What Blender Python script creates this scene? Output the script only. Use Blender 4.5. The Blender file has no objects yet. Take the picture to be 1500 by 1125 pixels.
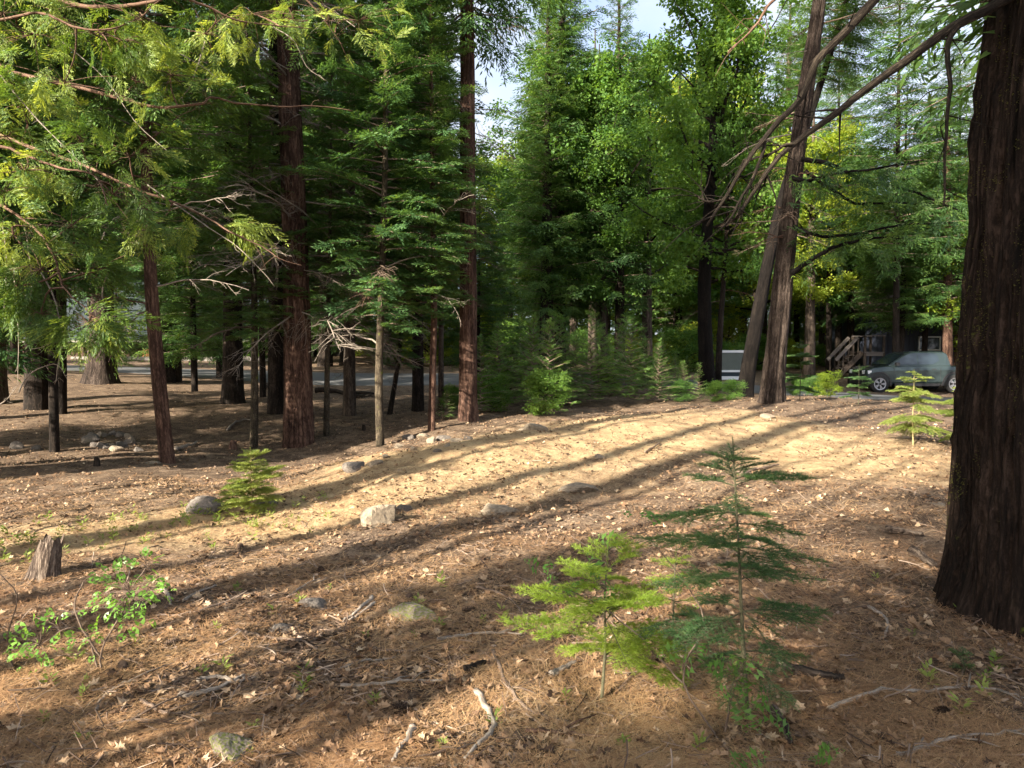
import bpy, math, random
import numpy as np
from mathutils import Vector, Matrix

# ------------------------------------------------------------------ camera, light, exposure
S = bpy.context.scene
COL = S.collection
PITCH = math.radians(2.77)
FPX = 1042.0
CAM = np.array([0.0, 0.0, 1.65])
cd = bpy.data.cameras.new('camera'); cam = bpy.data.objects.new('camera', cd); COL.objects.link(cam)
cd.sensor_fit = 'HORIZONTAL'; cd.sensor_width = 36.0; cd.lens = 36.0 * FPX / 1500.0
cd.clip_start = 0.05; cd.clip_end = 1500
cam.location = CAM; cam.rotation_euler = (math.pi / 2 - PITCH, 0, 0)
S.camera = cam

SUN_EL = math.radians(25.0)
SHADOW_AZ = math.radians(44.0)          # shadows run this far to the right of straight ahead
SD = np.array([math.sin(SHADOW_AZ) * math.cos(SUN_EL), math.cos(SHADOW_AZ) * math.cos(SUN_EL), -math.sin(SUN_EL)])
sl = bpy.data.lights.new('sun', 'SUN'); sun = bpy.data.objects.new('sun', sl); COL.objects.link(sun)
sl.energy = 5.0; sl.angle = math.radians(0.55); sl.color = (1.0, 0.90, 0.74)
sun.rotation_euler = Vector(SD).to_track_quat('-Z', 'Y').to_euler(); sun.location = (-20, -20, 25)
W = bpy.data.worlds.new('World'); S.world = W; W.use_nodes = True
wn = W.node_tree.nodes; wl = W.node_tree.links
bg = wn['Background']; sky = wn.new('ShaderNodeTexSky'); sky.sky_type = 'NISHITA'; sky.sun_disc = False
sky.sun_elevation = SUN_EL; sky.sun_rotation = SHADOW_AZ + math.pi
sky.air_density = 0.7; sky.dust_density = 7.0; sky.ozone_density = 0.6; sky.altitude = 1200
wtc = wn.new('ShaderNodeTexCoord'); wno = wn.new('ShaderNodeTexNoise'); wno.inputs['Scale'].default_value = 3.2; wno.inputs['Detail'].default_value = 6
wmp = wn.new('ShaderNodeMapping'); wmp.inputs['Scale'].default_value = (1, 1, 2.2); wl.new(wtc.outputs['Generated'], wmp.inputs['Vector']); wl.new(wmp.outputs[0], wno.inputs['Vector'])
wrr = wn.new('ShaderNodeValToRGB'); wrr.color_ramp.elements[0].position = .34; wrr.color_ramp.elements[0].color = (.30, .30, .30, 1); wrr.color_ramp.elements[1].position = .60; wrr.color_ramp.elements[1].color = (.92, .92, .92, 1)
wl.new(wno.outputs['Fac'], wrr.inputs[0]); wmx = wn.new('ShaderNodeMix'); wmx.data_type = 'RGBA'; wmx.inputs[7].default_value = (2.15, 2.27, 2.45, 1)   # thin bright cloud over the blue
wl.new(wrr.outputs[0], wmx.inputs[0]); wl.new(sky.outputs[0], wmx.inputs[6]); wl.new(wmx.outputs[2], bg.inputs[0]); bg.inputs[1].default_value = 0.11
S.view_settings.view_transform = 'Standard'; S.view_settings.look = 'None'
S.view_settings.gamma = 1.0; S.view_settings.use_curve_mapping = False
S.view_settings.exposure = 2.2
cy = S.cycles if hasattr(S, 'cycles') else None
S.render.engine = 'CYCLES'
S.cycles.max_bounces = 5; S.cycles.diffuse_bounces = 3; S.cycles.glossy_bounces = 2
S.cycles.transmission_bounces = 3; S.cycles.transparent_max_bounces = 4
S.cycles.sample_clamp_indirect = 4.0; S.cycles.caustics_reflective = False; S.cycles.caustics_refractive = False
S.cycles.use_denoising = True
S.cycles.use_adaptive_sampling = True; S.cycles.adaptive_threshold = 0.02

rng = np.random.default_rng(11)
random.seed(5)
TAU = 2 * math.pi

# ------------------------------------------------------------------ numeric helpers
def _hash(ix, iy, iz, seed):
    h = (ix.astype(np.int64) * 374761393 + iy.astype(np.int64) * 668265263 + iz.astype(np.int64) * 2147483647 + seed * 144665) & 0xFFFFFFFF
    h = ((h ^ (h >> 13)) * 1274126177) & 0xFFFFFFFF
    h = ((h ^ (h >> 16)) * 2246822519) & 0xFFFFFFFF
    return ((h ^ (h >> 15)) & 0xFFFFFF) / float(0xFFFFFF)

def vnoise(x, y, z=0.0, seed=0):
    x, y, z = np.broadcast_arrays(np.asarray(x, float), np.asarray(y, float), np.asarray(z, float))
    ix, iy, iz = np.floor(x), np.floor(y), np.floor(z)
    fx, fy, fz = x - ix, y - iy, z - iz
    fx = fx * fx * (3 - 2 * fx); fy = fy * fy * (3 - 2 * fy); fz = fz * fz * (3 - 2 * fz)
    r = 0
    for a in (0, 1):
        wa = fx if a else 1 - fx
        for b in (0, 1):
            wb = fy if b else 1 - fy
            for c in (0, 1):
                wc = fz if c else 1 - fz
                r = r + wa * wb * wc * _hash(ix + a, iy + b, iz + c, seed)
    return r

def fbm(x, y, z=0.0, o=3, seed=0):
    r = 0; a = 0.5; k = 1.0
    for i in range(o):
        r = r + a * (vnoise(np.asarray(x) * k, np.asarray(y) * k, np.asarray(z) * k, seed + i) * 2 - 1); a *= 0.5; k *= 2.03
    return r

def norm(v):
    v = np.asarray(v, float)
    return v / np.maximum(np.linalg.norm(v, axis=-1, keepdims=True), 1e-9)

FW = np.array([0, math.cos(PITCH), -math.sin(PITCH)]); UP = np.array([0, math.sin(PITCH), math.cos(PITCH)])
def ray(px, py):
    return np.array([(px - 750) / FPX, 0, 0]) + (562.5 - py) / FPX * UP + FW
def P3(px, py, Y):
    d = ray(px, py); return CAM + d * (Y / d[1])

# ------------------------------------------------------------------ terrain surface
CTRL = [(750,1125,2.8),(100,1125,2.8),(1400,1125,2.75),(750,900,4.4),(100,900,4.4),(1350,900,4.3),(60,845,5.2),(750,800,5.9),
 (365,750,7.1),(100,750,7.2),(550,770,6.5),(900,720,8.0),(700,700,8.8),(1200,720,7.5),(1340,652,10.3),(1380,700,8.0),(600,690,9.2),
 (800,655,11.2),(900,630,13.0),(700,660,11.0),(1100,640,11.6),(1130,588,16.2),(1000,605,15.8),(1250,625,12.8),(1180,600,15),(1330,625,12.5),
 (245,676,11.2),(80,661,12.2),(20,700,9.7),(435,648,14),(372,656,13.4),(555,652,13.2),(630,629,14),(685,612,15.5),(55,598,18),(340,590,19.3),
 (405,605,17.2),(512,608,17),(150,560,25),(10,545,27),(300,574,24),(560,585,21),(1200,582,24),(1040,564,27),(1300,579,32),(1400,580,32),
 (600,570,26),(400,574,26),(300,541,37),(100,536,38),(800,575,22),(800,548,31),(900,546,33),(1200,552,38)]
cp = [P3(*c) for c in CTRL]
cp += [np.array(p, float) for p in [(0,-4,0),(0,0,0),(-8,0,0),(8,0,0),(-15,-15,0),(15,-15,0),(-14,8,.1),(14,8,.1),(-30,20,.6),(30,20,.1),(-60,0,1),(60,0,0),
    (0,-50,0),(-60,60,2),(60,60,1.2),(0,60,1.4),(20,60,1.2),(-25,60,1.8),(0,120,4),(-120,120,6),(120,120,5),(0,-120,0),(-120,-120,0),(120,-120,0),(28,34,-.3),(20,22,0)]]
cp = np.array(cp)
def _k(A, B):
    d2 = ((A[:, None, :2] - B[None, :, :2]) ** 2).sum(-1); return np.sqrt(d2 + 1.0)
_n = len(cp)
_M = np.zeros((_n + 1, _n + 1)); _M[:_n, :_n] = _k(cp, cp) - 0.25 * np.eye(_n) * 1.0; _M[:_n, _n] = 1; _M[_n, :_n] = 1
_w = np.linalg.solve(_M, np.append(cp[:, 2], 0))
def G0(x, y):
    x = np.atleast_1d(np.asarray(x, float)); y = np.atleast_1d(np.asarray(y, float)); sh = np.broadcast(x, y).shape
    x, y = [a.ravel() for a in np.broadcast_arrays(x, y)]
    out = np.empty(x.size)
    for i in range(0, x.size, 40000):
        q = np.stack([x[i:i+40000], y[i:i+40000]], 1)
        out[i:i+40000] = _k(q, cp) @ _w[:_n] + _w[_n]
    # rounded hump of the clearing with the lower ground left of it
    a = np.array([-.6, 9.6]); b = np.array([3.6, 13.0]); ab = b - a; t = np.clip(((x - a[0]) * ab[0] + (y - a[1]) * ab[1]) / (ab @ ab), 0, 1); d = np.hypot(x - a[0] - t * ab[0], y - a[1] - t * ab[1])
    out = out + .34 * np.exp(-(d / 1.7) ** 2) - .16 * np.exp(-(((x + 3.6) / 2.0) ** 2 + ((y - 11.8) / 2.6) ** 2))
    return out.reshape(sh)
def road_c(x):      # centre line of the road, y as a function of x
    x = np.asarray(x, float)
    return np.interp(x, [-150, -40, -12, -4, 3, 9, 14, 22, 60, 150], [48, 39, 32.5, 30.5, 28.6, 26.6, 25.2, 24.0, 20, 10])
ROADW = 3.3
def G(x, y):
    z = G0(x, y)
    x = np.asarray(x, float); y = np.asarray(y, float)
    d = np.clip((np.abs(y - road_c(x)) - ROADW) / 2.0, 0, 1) * np.clip((45 - np.hypot(x, y)) / 20, 0.3, 1)
    z = z + d * (0.10 * fbm(x * .8, y * .8, 0, 2, 3) * np.clip((np.hypot(x, y) - 3) / 8, .25, 1) + 0.035 * fbm(x * 3.1, y * 3.1, 0, 3, 9))
    return z
def g1(x, y): return float(G(x, y).ravel()[0])
def gp(px, py):
    d = ray(px, py); t = np.linspace(1.5, 70, 3000); p = CAM + d[None] * t[:, None]
    below = np.nonzero(p[:, 2] < G(p[:, 0], p[:, 1]))[0]
    i = below[0] if len(below) else 2999
    q = p[i]; return np.array([q[0], q[1], g1(q[0], q[1])])
def at(px, Y):
    x = (px - 750) / FPX * Y * (1 / math.cos(PITCH)); return np.array([x, Y, g1(x, Y)])

# ------------------------------------------------------------------ mesh builder
class MB:
    def __init__(s): s.v = []; s.q = []; s.t = []; s.qm = []; s.tm = []; s.n = 0; s.tint = []; s.bc = []; s.has_bc = False
    def add(s, v, q=None, t=None, mat=0, tint=0.5, bc=None):
        v = np.asarray(v, float).reshape(-1, 3)
        if q is not None and len(q): s.q.append(np.asarray(q, int) + s.n); s.qm.append(np.full(len(q), mat))
        if t is not None and len(t): s.t.append(np.asarray(t, int) + s.n); s.tm.append(np.full(len(t), mat))
        s.v.append(v); s.tint.append(np.broadcast_to(np.asarray(tint, float), (len(v),)))
        if bc is None: bc = v
        else: s.has_bc = True
        s.bc.append(bc); s.n += len(v)
    def mesh(s, name, mats, smooth=False):
        m = bpy.data.meshes.new(name)
        V = np.concatenate(s.v).astype(np.float32)
        Q = np.concatenate(s.q) if s.q else np.zeros((0, 4), int); T = np.concatenate(s.t) if s.t else np.zeros((0, 3), int)
        nq, nt = len(Q), len(T)
        m.vertices.add(len(V)); m.vertices.foreach_set('co', V.ravel())
        m.loops.add(nq * 4 + nt * 3); m.polygons.add(nq + nt)
        m.loops.foreach_set('vertex_index', np.concatenate([Q.ravel(), T.ravel()]).astype(np.int32))
        m.polygons.foreach_set('loop_start', np.concatenate([np.arange(nq) * 4, nq * 4 + np.arange(nt) * 3]).astype(np.int32))
        mi = np.concatenate(([*s.qm] if s.qm else []) + ([*s.tm] if s.tm else [])).astype(np.int32)
        m.polygons.foreach_set('material_index', mi)
        m.polygons.foreach_set('use_smooth', np.full(nq + nt, smooth))
        a = m.attributes.new('tint', 'FLOAT', 'POINT'); a.data.foreach_set('value', np.concatenate(s.tint).astype(np.float32))
        if s.has_bc:
            a = m.attributes.new('bc', 'FLOAT_VECTOR', 'POINT'); a.data.foreach_set('vector', np.concatenate(s.bc).astype(np.float32).ravel())
        for mt in (mats if isinstance(mats, (list, tuple)) else [mats]): m.materials.append(mt)
        m.update(calc_edges=True)
        return m
    def obj(s, name, mats, parent=None, loc=None, smooth=False, **tags):
        return link(name, s.mesh(name, mats, smooth), parent, loc, **tags)

def link(name, mesh, parent=None, loc=None, **tags):
    o = bpy.data.objects.new(name, mesh); COL.objects.link(o)
    if parent is not None: o.parent = parent
    if loc is not None: o.location = tuple(float(c) for c in loc)
    for k, v in tags.items():
        if v is not None: o[k] = v
    return o
def thing(name, label, category, loc=(0, 0, 0), rotz=0.0, group=None):
    o = link(name, None, None, loc, label=label, category=category, group=group)
    o.rotation_euler = (0, 0, rotz); o.empty_display_size = 0.2
    return o

def frames(p):
    t = np.gradient(p, axis=0); t = norm(t)
    up = np.array([0.0, 0, 1.0]) if abs(t[0][2]) < 0.9 else np.array([1.0, 0, 0])
    ns = []; n = norm(up - t[0] * np.dot(up, t[0]))
    for ti in t:
        n = n - ti * np.dot(n, ti); n = n / max(np.linalg.norm(n), 1e-9); ns.append(n)
    ns = np.array(ns); return t, ns, np.cross(t, ns)
def tube(mb, p, r, k=6, mat=0, tint=0.5, cap=True, jag=0.0):
    p = np.asarray(p, float); r = np.broadcast_to(np.asarray(r, float), (len(p),))
    t, n, b = frames(p); th = np.arange(k) / k * TAU
    s = np.concatenate([[0], np.cumsum(np.linalg.norm(np.diff(p, axis=0), axis=1))])
    rr = r[:, None] * (1 + (jag * (rng.random((len(p), k)) - .5) if jag else 0))
    v = p[:, None] + (np.cos(th)[None, :, None] * n[:, None] + np.sin(th)[None, :, None] * b[:, None]) * rr[..., None]
    bc = np.stack([np.broadcast_to(np.cos(th) * r.max(), (len(p), k)), np.broadcast_to(np.sin(th) * r.max(), (len(p), k)), np.broadcast_to(s[:, None], (len(p), k))], -1)
    i = np.arange(len(p) - 1)[:, None] * k; j = np.arange(k)[None]; j2 = (j + 1) % k
    q = np.stack([i + j, i + j2, i + k + j2, i + k + j], -1).reshape(-1, 4)
    V = v.reshape(-1, 3); B = bc.reshape(-1, 3); T = None
    if cap:
        V = np.concatenate([V, p[-1:], p[:1]]); B = np.concatenate([B, B[-1:] * 0 + [0, 0, s[-1]], [[0, 0, 0]]])
        e = (len(p) - 1) * k; c = len(V) - 2
        T = [(e + a, e + (a + 1) % k, c) for a in range(k)] + [((a + 1) % k, a, c + 1) for a in range(k)]
    mb.add(V, q, T, mat, tint, B)
def smooth_path(pts, n):
    pts = np.asarray(pts, float); m = len(pts); t = np.linspace(0, m - 1, n)
    i = np.clip(np.floor(t).astype(int), 0, m - 2); f = (t - i)[:, None]
    g = lambda k: pts[np.clip(k, 0, m - 1)]
    p0, p1, p2, p3 = g(i - 1), g(i), g(i + 1), g(i + 2)
    return 0.5 * ((2 * p1) + (-p0 + p2) * f + (2 * p0 - 5 * p1 + 4 * p2 - p3) * f**2 + (-p0 + 3 * p1 - 3 * p2 + p3) * f**3)
def box(mb, c, s, mat=0, rot=None, tint=0.5):
    c = np.asarray(c, float); s = np.asarray(s, float) / 2
    v = np.array([(x, y, z) for x in (-1, 1) for y in (-1, 1) for z in (-1, 1)], float) * s
    if rot is not None: v = v @ np.asarray(rot).T
    mb.add(v + c, [(0, 1, 3, 2), (4, 6, 7, 5), (0, 4, 5, 1), (2, 3, 7, 6), (0, 2, 6, 4), (1, 5, 7, 3)], mat=mat, tint=tint)
def beam(mb, a, b, w, h, mat=0):
    a = np.asarray(a, float); b = np.asarray(b, float); d = norm(b - a); s = norm(np.cross(d, [0, 0, 1])); u = np.cross(s, d)
    R = np.stack([s, d, u], 1); box(mb, (a + b) / 2, (w, np.linalg.norm(b - a), h), mat, R)
def rotm(D, N):
    """matrices with local x = D, local z ~ N ; D,N (n,3)"""
    D = norm(D); N = norm(N - D * (N * D).sum(-1, keepdims=True)); Sx = np.cross(N, D)
    return np.stack([D, Sx, N], -1)
def stamp(mb, T, P, R, sc, mat=0, tint=None):
    """T=(verts, quads, tris); P (n,3); R (n,3,3); sc (n,)"""
    tv, tq, tt = T[:3]; n = len(P); m = len(tv)
    if n == 0: return
    v = np.einsum('nij,mj->nmi', R, tv) * np.asarray(sc).reshape(-1, 1, 1) + np.asarray(P)[:, None]
    off = (np.arange(n) * m)[:, None, None]
    q = (np.asarray(tq)[None] + off).reshape(-1, 4) if len(tq) else None
    t = (np.asarray(tt)[None] + off).reshape(-1, 3) if len(tt) else None
    tn = (rng.random(n) if tint is None else np.asarray(tint))[:, None] + (T[3][None] if len(T) > 3 else 0)
    mb.add(v.reshape(-1, 3), q, t, mat, np.clip(np.broadcast_to(tn, (n, m)), 0, 1).ravel())

# ------------------------------------------------------------------ templates of foliage
def quads_leaf(P, D, N, L, Wd):
    D = norm(D); Sx = norm(np.cross(D, N)); L = np.asarray(L).reshape(-1, 1); Wd = np.asarray(Wd).reshape(-1, 1)
    v = np.stack([P, P + D * L * .45 + Sx * Wd / 2, P + D * L, P + D * L * .45 - Sx * Wd / 2], 1).reshape(-1, 3)
    q = np.arange(len(P) * 4).reshape(-1, 4); return v, q, np.zeros((0, 3), int)
def tmpl_frond(n_side, step, side_len, leaf, width, droop, jit, seed, up=0.15, sub=3, spr=.55):
    """flat pinnate frond along +x, normal +z"""
    r = np.random.default_rng(seed); P = []; D = []; N = []; Ls = []; tn = []
    Lt = n_side * step
    for i in range(n_side):
        x = (i + .4) * step; z = up * x - droop * x * x / Lt
        l = side_len * (1 - (i / n_side)) ** .75 + leaf * .4
        for s in (-1, 1):
            a = s * math.radians(52 - 18 * i / n_side + r.normal(0, 5))
            d = np.array([math.cos(a), math.sin(a), r.normal(0, .12) - droop * .5])
            k = max(1, int(round(l / leaf * sub / 2)))
            for j in range(k):
                o = l * j / k
                b = np.array([x, 0, z]) + d * o
                for s2 in ((-1, 1) if j < k - 1 else (0,)):
                    a2 = a + s2 * spr + r.normal(0, .12)
                    P.append(b + r.normal(0, jit * .3, 3)); D.append([math.cos(a2), math.sin(a2), d[2] + r.normal(0, .15)])
                    N.append([r.normal(0, .55), r.normal(0, .55), 1]); Ls.append(leaf * r.uniform(.75, 1.2)); tn += [.34 * (j / k) - .08 + r.normal(0, .05)] * 4  # paler toward the twig ends: sunlit tips painted into the tint
    P.append([Lt * .85, 0, up * Lt - droop * Lt]); D.append([1, 0, -droop]); N.append([0, 0, 1]); Ls.append(leaf * 1.3); tn += [.2] * 4
    v, q, t = quads_leaf(np.array(P, float), np.array(D, float), np.array(N, float), np.array(Ls), np.array(Ls) * width)
    return v, q, t, np.array(tn)
FIR_LO = [tmpl_frond(6, .085, .30, .10, .34, .10, .02, 1 + i) for i in range(3)]
CED_LO = [tmpl_frond(6, .075, .25, .12, .25, .9, .03, 11 + i, up=.1, spr=.42) for i in range(3)]
CED_HI = [tmpl_frond(9, .030, .15, .040, .21, .8, .008, 21 + i, up=.1, sub=4, spr=.34) for i in range(4)]
YF_LO = [tmpl_frond(5, .06, .17, .08, .26, .05, .01, 31 + i, up=.2) for i in range(3)]
def tmpl_cluster(n, rad, leaf, seed, flat=.6):
    r = np.random.default_rng(seed); P = r.normal(0, rad * .5, (n, 3)); P[:, 2] *= flat
    D = norm(norm(P) + r.normal(0, .6, (n, 3)) + [0, 0, -.25]); N = norm(r.normal(0, .55, (n, 3)) + [0, 0, 1])
    L = leaf * r.uniform(.7, 1.3, n)
    D = norm(D); Sx = norm(np.cross(D, N)); U = np.cross(Sx, D); L_ = L[:, None]
    v = np.stack([P, P + D * L_ * .5 + Sx * L_ * .42 + U * L_ * .12, P + D * L_, P + D * L_ * .5 - Sx * L_ * .42 + U * L_ * .12], 1).reshape(-1, 3)
    k = np.arange(n)[:, None] * 4
    t = np.concatenate([k + [0, 1, 2], k + [0, 2, 3]]); return v, np.zeros((0, 4), int), t, np.repeat(r.normal(0, .1, n), 4)
LEAF_LO = [tmpl_cluster(26, .34, .115, 41 + i) for i in range(3)]
LEAF_MID = [tmpl_cluster(30, .22, .07, 51 + i) for i in range(3)]

# ------------------------------------------------------------------ materials
def new_mat(name):
    m = bpy.data.materials.new(name); m.use_nodes = True; nt = m.node_tree; nt.nodes.clear()
    out = nt.nodes.new('ShaderNodeOutputMaterial'); return m, nt.nodes, nt.links, out
def ramp(n, stops):
    r = n.new('ShaderNodeValToRGB'); e = r.color_ramp.elements
    while len(e) < len(stops): e.new(0.5)
    for i, (p, c) in enumerate(stops): e[i].position = p; e[i].color = (*c, 1)
    return r
def mix(n, l, f, a, b, blend='MIX'):
    m = n.new('ShaderNodeMix'); m.data_type = 'RGBA'; m.blend_type = blend
    for i, x in ((0, f), (6, a), (7, b)):
        if isinstance(x, (int, float)): m.inputs[i].default_value = x
        elif isinstance(x, tuple): m.inputs[i].default_value = (*x, 1)
        else: l.new(x, m.inputs[i])
    return m.outputs[2]
def noise(n, l, vec, scale, detail=4, rough=.55, dim='3D'):
    t = n.new('ShaderNodeTexNoise'); t.inputs['Scale'].default_value = scale; t.inputs['Detail'].default_value = detail; t.inputs['Roughness'].default_value = rough
    if vec is not None: l.new(vec, t.inputs['Vector'])
    return t.outputs['Fac']
def mapping(n, l, vec, scale):
    m = n.new('ShaderNodeMapping'); m.inputs['Scale'].default_value = scale; l.new(vec, m.inputs['Vector']); return m.outputs[0]
def math_(n, l, op, a, b=None):
    m = n.new('ShaderNodeMath'); m.operation = op
    for i, x in enumerate((a, b)):
        if x is None: continue
        if isinstance(x, (int, float)): m.inputs[i].default_value = x
        else: l.new(x, m.inputs[i])
    return m.outputs[0]
def leaf_mat(name, dark, mid, light, trans=.42, rough=.5, gain=1.5):
    m, n, l, out = new_mat(name)
    at_ = n.new('ShaderNodeAttribute'); at_.attribute_name = 'tint'
    oi = n.new('ShaderNodeObjectInfo'); geo = n.new('ShaderNodeNewGeometry')
    nz = noise(n, l, geo.outputs['Position'], .9, 2)
    f = math_(n, l, 'ADD', math_(n, l, 'MULTIPLY', at_.outputs['Fac'], .5), math_(n, l, 'MULTIPLY', nz, .35))
    f = math_(n, l, 'ADD', f, math_(n, l, 'MULTIPLY', oi.outputs['Random'], .28))
    r = ramp(n, [(0.22, dark), (0.55, mid), (0.88, light)]); l.new(f, r.inputs[0])
    p = n.new('ShaderNodeBsdfPrincipled'); p.inputs['Roughness'].default_value = rough; p.inputs['Specular IOR Level'].default_value = .35
    l.new(r.outputs[0], p.inputs['Base Color'])
    tr = n.new('ShaderNodeBsdfTranslucent')
    g = mix(n, l, 1.0, r.outputs[0], (gain * 1.15, gain, gain * .45), 'MULTIPLY'); l.new(g, tr.inputs[0])
    mx = n.new('ShaderNodeMixShader'); mx.inputs[0].default_value = trans
    l.new(p.outputs[0], mx.inputs[1]); l.new(tr.outputs[0], mx.inputs[2]); l.new(mx.outputs[0], out.inputs[0])
    return m
def bark_mat(name, dark, mid, light, fib=7.0, zs=.13, bump=.8, moss=0.0, dist=.02, mosscol=(.10, .11, .02)):
    m, n, l, out = new_mat(name)
    a = n.new('ShaderNodeAttribute'); a.attribute_name = 'bc'
    v = mapping(n, l, a.outputs['Vector'], (1, 1, zs))
    n1 = noise(n, l, v, fib, 6, .65); n2 = noise(n, l, v, fib * 4, 5, .6); n3 = noise(n, l, a.outputs['Vector'], 1.7, 3)
    v2 = mapping(n, l, a.outputs['Vector'], (1, 1, zs * 3.2)); n4 = noise(n, l, v2, fib * 2.3, 6, .7)
    ab = math_(n, l, 'ABSOLUTE', math_(n, l, 'SUBTRACT', n4, .5)); crack = math_(n, l, 'MINIMUM', math_(n, l, 'MULTIPLY', ab, 9.0), 1.0)
    h = math_(n, l, 'ADD', math_(n, l, 'MULTIPLY', n1, .62), math_(n, l, 'MULTIPLY', n2, .26)); h = math_(n, l, 'ADD', h, math_(n, l, 'MULTIPLY', crack, .13))
    f = math_(n, l, 'ADD', math_(n, l, 'MULTIPLY', h, .8), math_(n, l, 'MULTIPLY', n3, .25))
    r = ramp(n, [(0.40, dark), (0.52, mid), (0.66, light)]); l.new(f, r.inputs[0])
    col = r.outputs[0]
    if moss > 0:
        mm = ramp(n, [(1 - moss, (0, 0, 0)), (1 - moss + .08, (1, 1, 1))]); l.new(noise(n, l, a.outputs['Vector'], 5.0, 5, .7), mm.inputs[0])
        col = mix(n, l, mm.outputs[0], col, mosscol)
    p = n.new('ShaderNodeBsdfPrincipled'); p.inputs['Roughness'].default_value = .92; p.inputs['Specular IOR Level'].default_value = .15
    l.new(col, p.inputs['Base Color'])
    b = n.new('ShaderNodeBump'); b.inputs['Strength'].default_value = bump; b.inputs['Distance'].default_value = dist
    l.new(h, b.inputs['Height']); l.new(b.outputs[0], p.inputs['Normal']); l.new(p.outputs[0], out.inputs[0])
    return m
def plain(name, c, rough=.6, metal=0.0, var=.15, scale=6.0, bump=0.0, spec=.4, coat=0.0):
    m, n, l, out = new_mat(name)
    tc = n.new('ShaderNodeTexCoord'); nz = noise(n, l, tc.outputs['Object'], scale, 5)
    d = tuple(x * (1 - var) for x in c); e = tuple(min(1, x * (1 + var)) for x in c)
    col = mix(n, l, nz, d, e)
    p = n.new('ShaderNodeBsdfPrincipled'); l.new(col, p.inputs['Base Color'])
    p.inputs['Roughness'].default_value = rough; p.inputs['Metallic'].default_value = metal; p.inputs['Specular IOR Level'].default_value = spec
    p.inputs['Coat Weight'].default_value = coat; p.inputs['Coat Roughness'].default_value = .05
    if bump:
        b = n.new('ShaderNodeBump'); b.inputs['Strength'].default_value = bump; b.inputs['Distance'].default_value = .01
        l.new(nz, b.inputs['Height']); l.new(b.outputs[0], p.inputs['Normal'])
    l.new(p.outputs[0], out.inputs[0]); return m
def tint_mat(name, stops, rough=.85, trans=0.0, bump=0.0, nscale=25):
    m, n, l, out = new_mat(name)
    a = n.new('ShaderNodeAttribute'); a.attribute_name = 'tint'; g = n.new('ShaderNodeNewGeometry')
    f = math_(n, l, 'ADD', math_(n, l, 'MULTIPLY', a.outputs['Fac'], .8), math_(n, l, 'MULTIPLY', noise(n, l, g.outputs['Position'], nscale, 4), .2))
    r = ramp(n, stops); l.new(f, r.inputs[0])
    p = n.new('ShaderNodeBsdfPrincipled'); p.inputs['Roughness'].default_value = rough; p.inputs['Specular IOR Level'].default_value = .2; l.new(r.outputs[0], p.inputs['Base Color'])
    sh = p.outputs[0]
    if trans:
        t = n.new('ShaderNodeBsdfTranslucent'); l.new(r.outputs[0], t.inputs[0]); mx = n.new('ShaderNodeMixShader'); mx.inputs[0].default_value = trans
        l.new(sh, mx.inputs[1]); l.new(t.outputs[0], mx.inputs[2]); sh = mx.outputs[0]
    l.new(sh, out.inputs[0]); return m
def ground_mat():
    m, n, l, out = new_mat('forest_floor')
    g = n.new('ShaderNodeNewGeometry'); pos = g.outputs['Position']
    big = noise(n, l, pos, .55, 4); mid = noise(n, l, pos, 4.0, 5, .6); fine = noise(n, l, pos, 38.0, 6, .7)
    st = mapping(n, l, pos, (1, .35, 1)); fib = noise(n, l, st, 85.0, 4, .7)
    at_ = n.new('ShaderNodeAttribute'); at_.attribute_name = 'tint'
    duff = ramp(n, [(0.34, (.022, .015, .011)), (0.45, (.080, .054, .038)), (0.55, (.19, .135, .092)), (0.68, (.42, .32, .225))])
    sunlit_straw = ramp(n, [(0.34, (.13, .085, .05)), (0.44, (.27, .18, .10)), (0.55, (.43, .315, .175)), (0.70, (.57, .46, .29))])  # dry straw tone, partly sunlight painted into the mound's colour
    f = math_(n, l, 'ADD', math_(n, l, 'MULTIPLY', mid, .35), math_(n, l, 'MULTIPLY', fine, .40)); f = math_(n, l, 'ADD', f, math_(n, l, 'MULTIPLY', fib, .25))
    l.new(f, duff.inputs[0]); l.new(f, sunlit_straw.inputs[0])
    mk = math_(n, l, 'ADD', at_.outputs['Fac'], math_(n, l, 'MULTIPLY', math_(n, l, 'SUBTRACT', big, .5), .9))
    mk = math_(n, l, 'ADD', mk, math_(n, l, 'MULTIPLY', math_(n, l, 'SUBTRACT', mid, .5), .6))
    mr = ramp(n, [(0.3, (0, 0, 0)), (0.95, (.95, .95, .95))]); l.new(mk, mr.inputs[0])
    col = mix(n, l, mr.outputs[0], duff.outputs[0], sunlit_straw.outputs[0])
    # scattered pale flecks of old leaves
    v = n.new('ShaderNodeTexVoronoi'); v.inputs['Scale'].default_value = 15; l.new(pos, v.inputs['Vector']); v.inputs['Randomness'].default_value = 1
    fl = ramp(n, [(0.16, (1, 1, 1)), (0.22, (0, 0, 0))]); l.new(math_(n, l, 'ADD', v.outputs['Distance'], math_(n, l, 'MULTIPLY', math_(n, l, 'SUBTRACT', fine, .5), .6)), fl.inputs[0])
    col = mix(n, l, math_(n, l, 'MULTIPLY', fl.outputs[0], .55), col, (.34, .25, .16))
    p = n.new('ShaderNodeBsdfPrincipled'); p.inputs['Roughness'].default_value = .95; p.inputs['Specular IOR Level'].default_value = .12; l.new(col, p.inputs['Base Color'])
    h = math_(n, l, 'ADD', math_(n, l, 'MULTIPLY', fine, .6), math_(n, l, 'MULTIPLY', fib, .4)); b = n.new('ShaderNodeBump'); b.inputs['Strength'].default_value = .9; b.inputs['Distance'].default_value = .03
    l.new(h, b.inputs['Height']); l.new(b.outputs[0], p.inputs['Normal']); l.new(p.outputs[0], out.inputs[0]); return m
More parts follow.
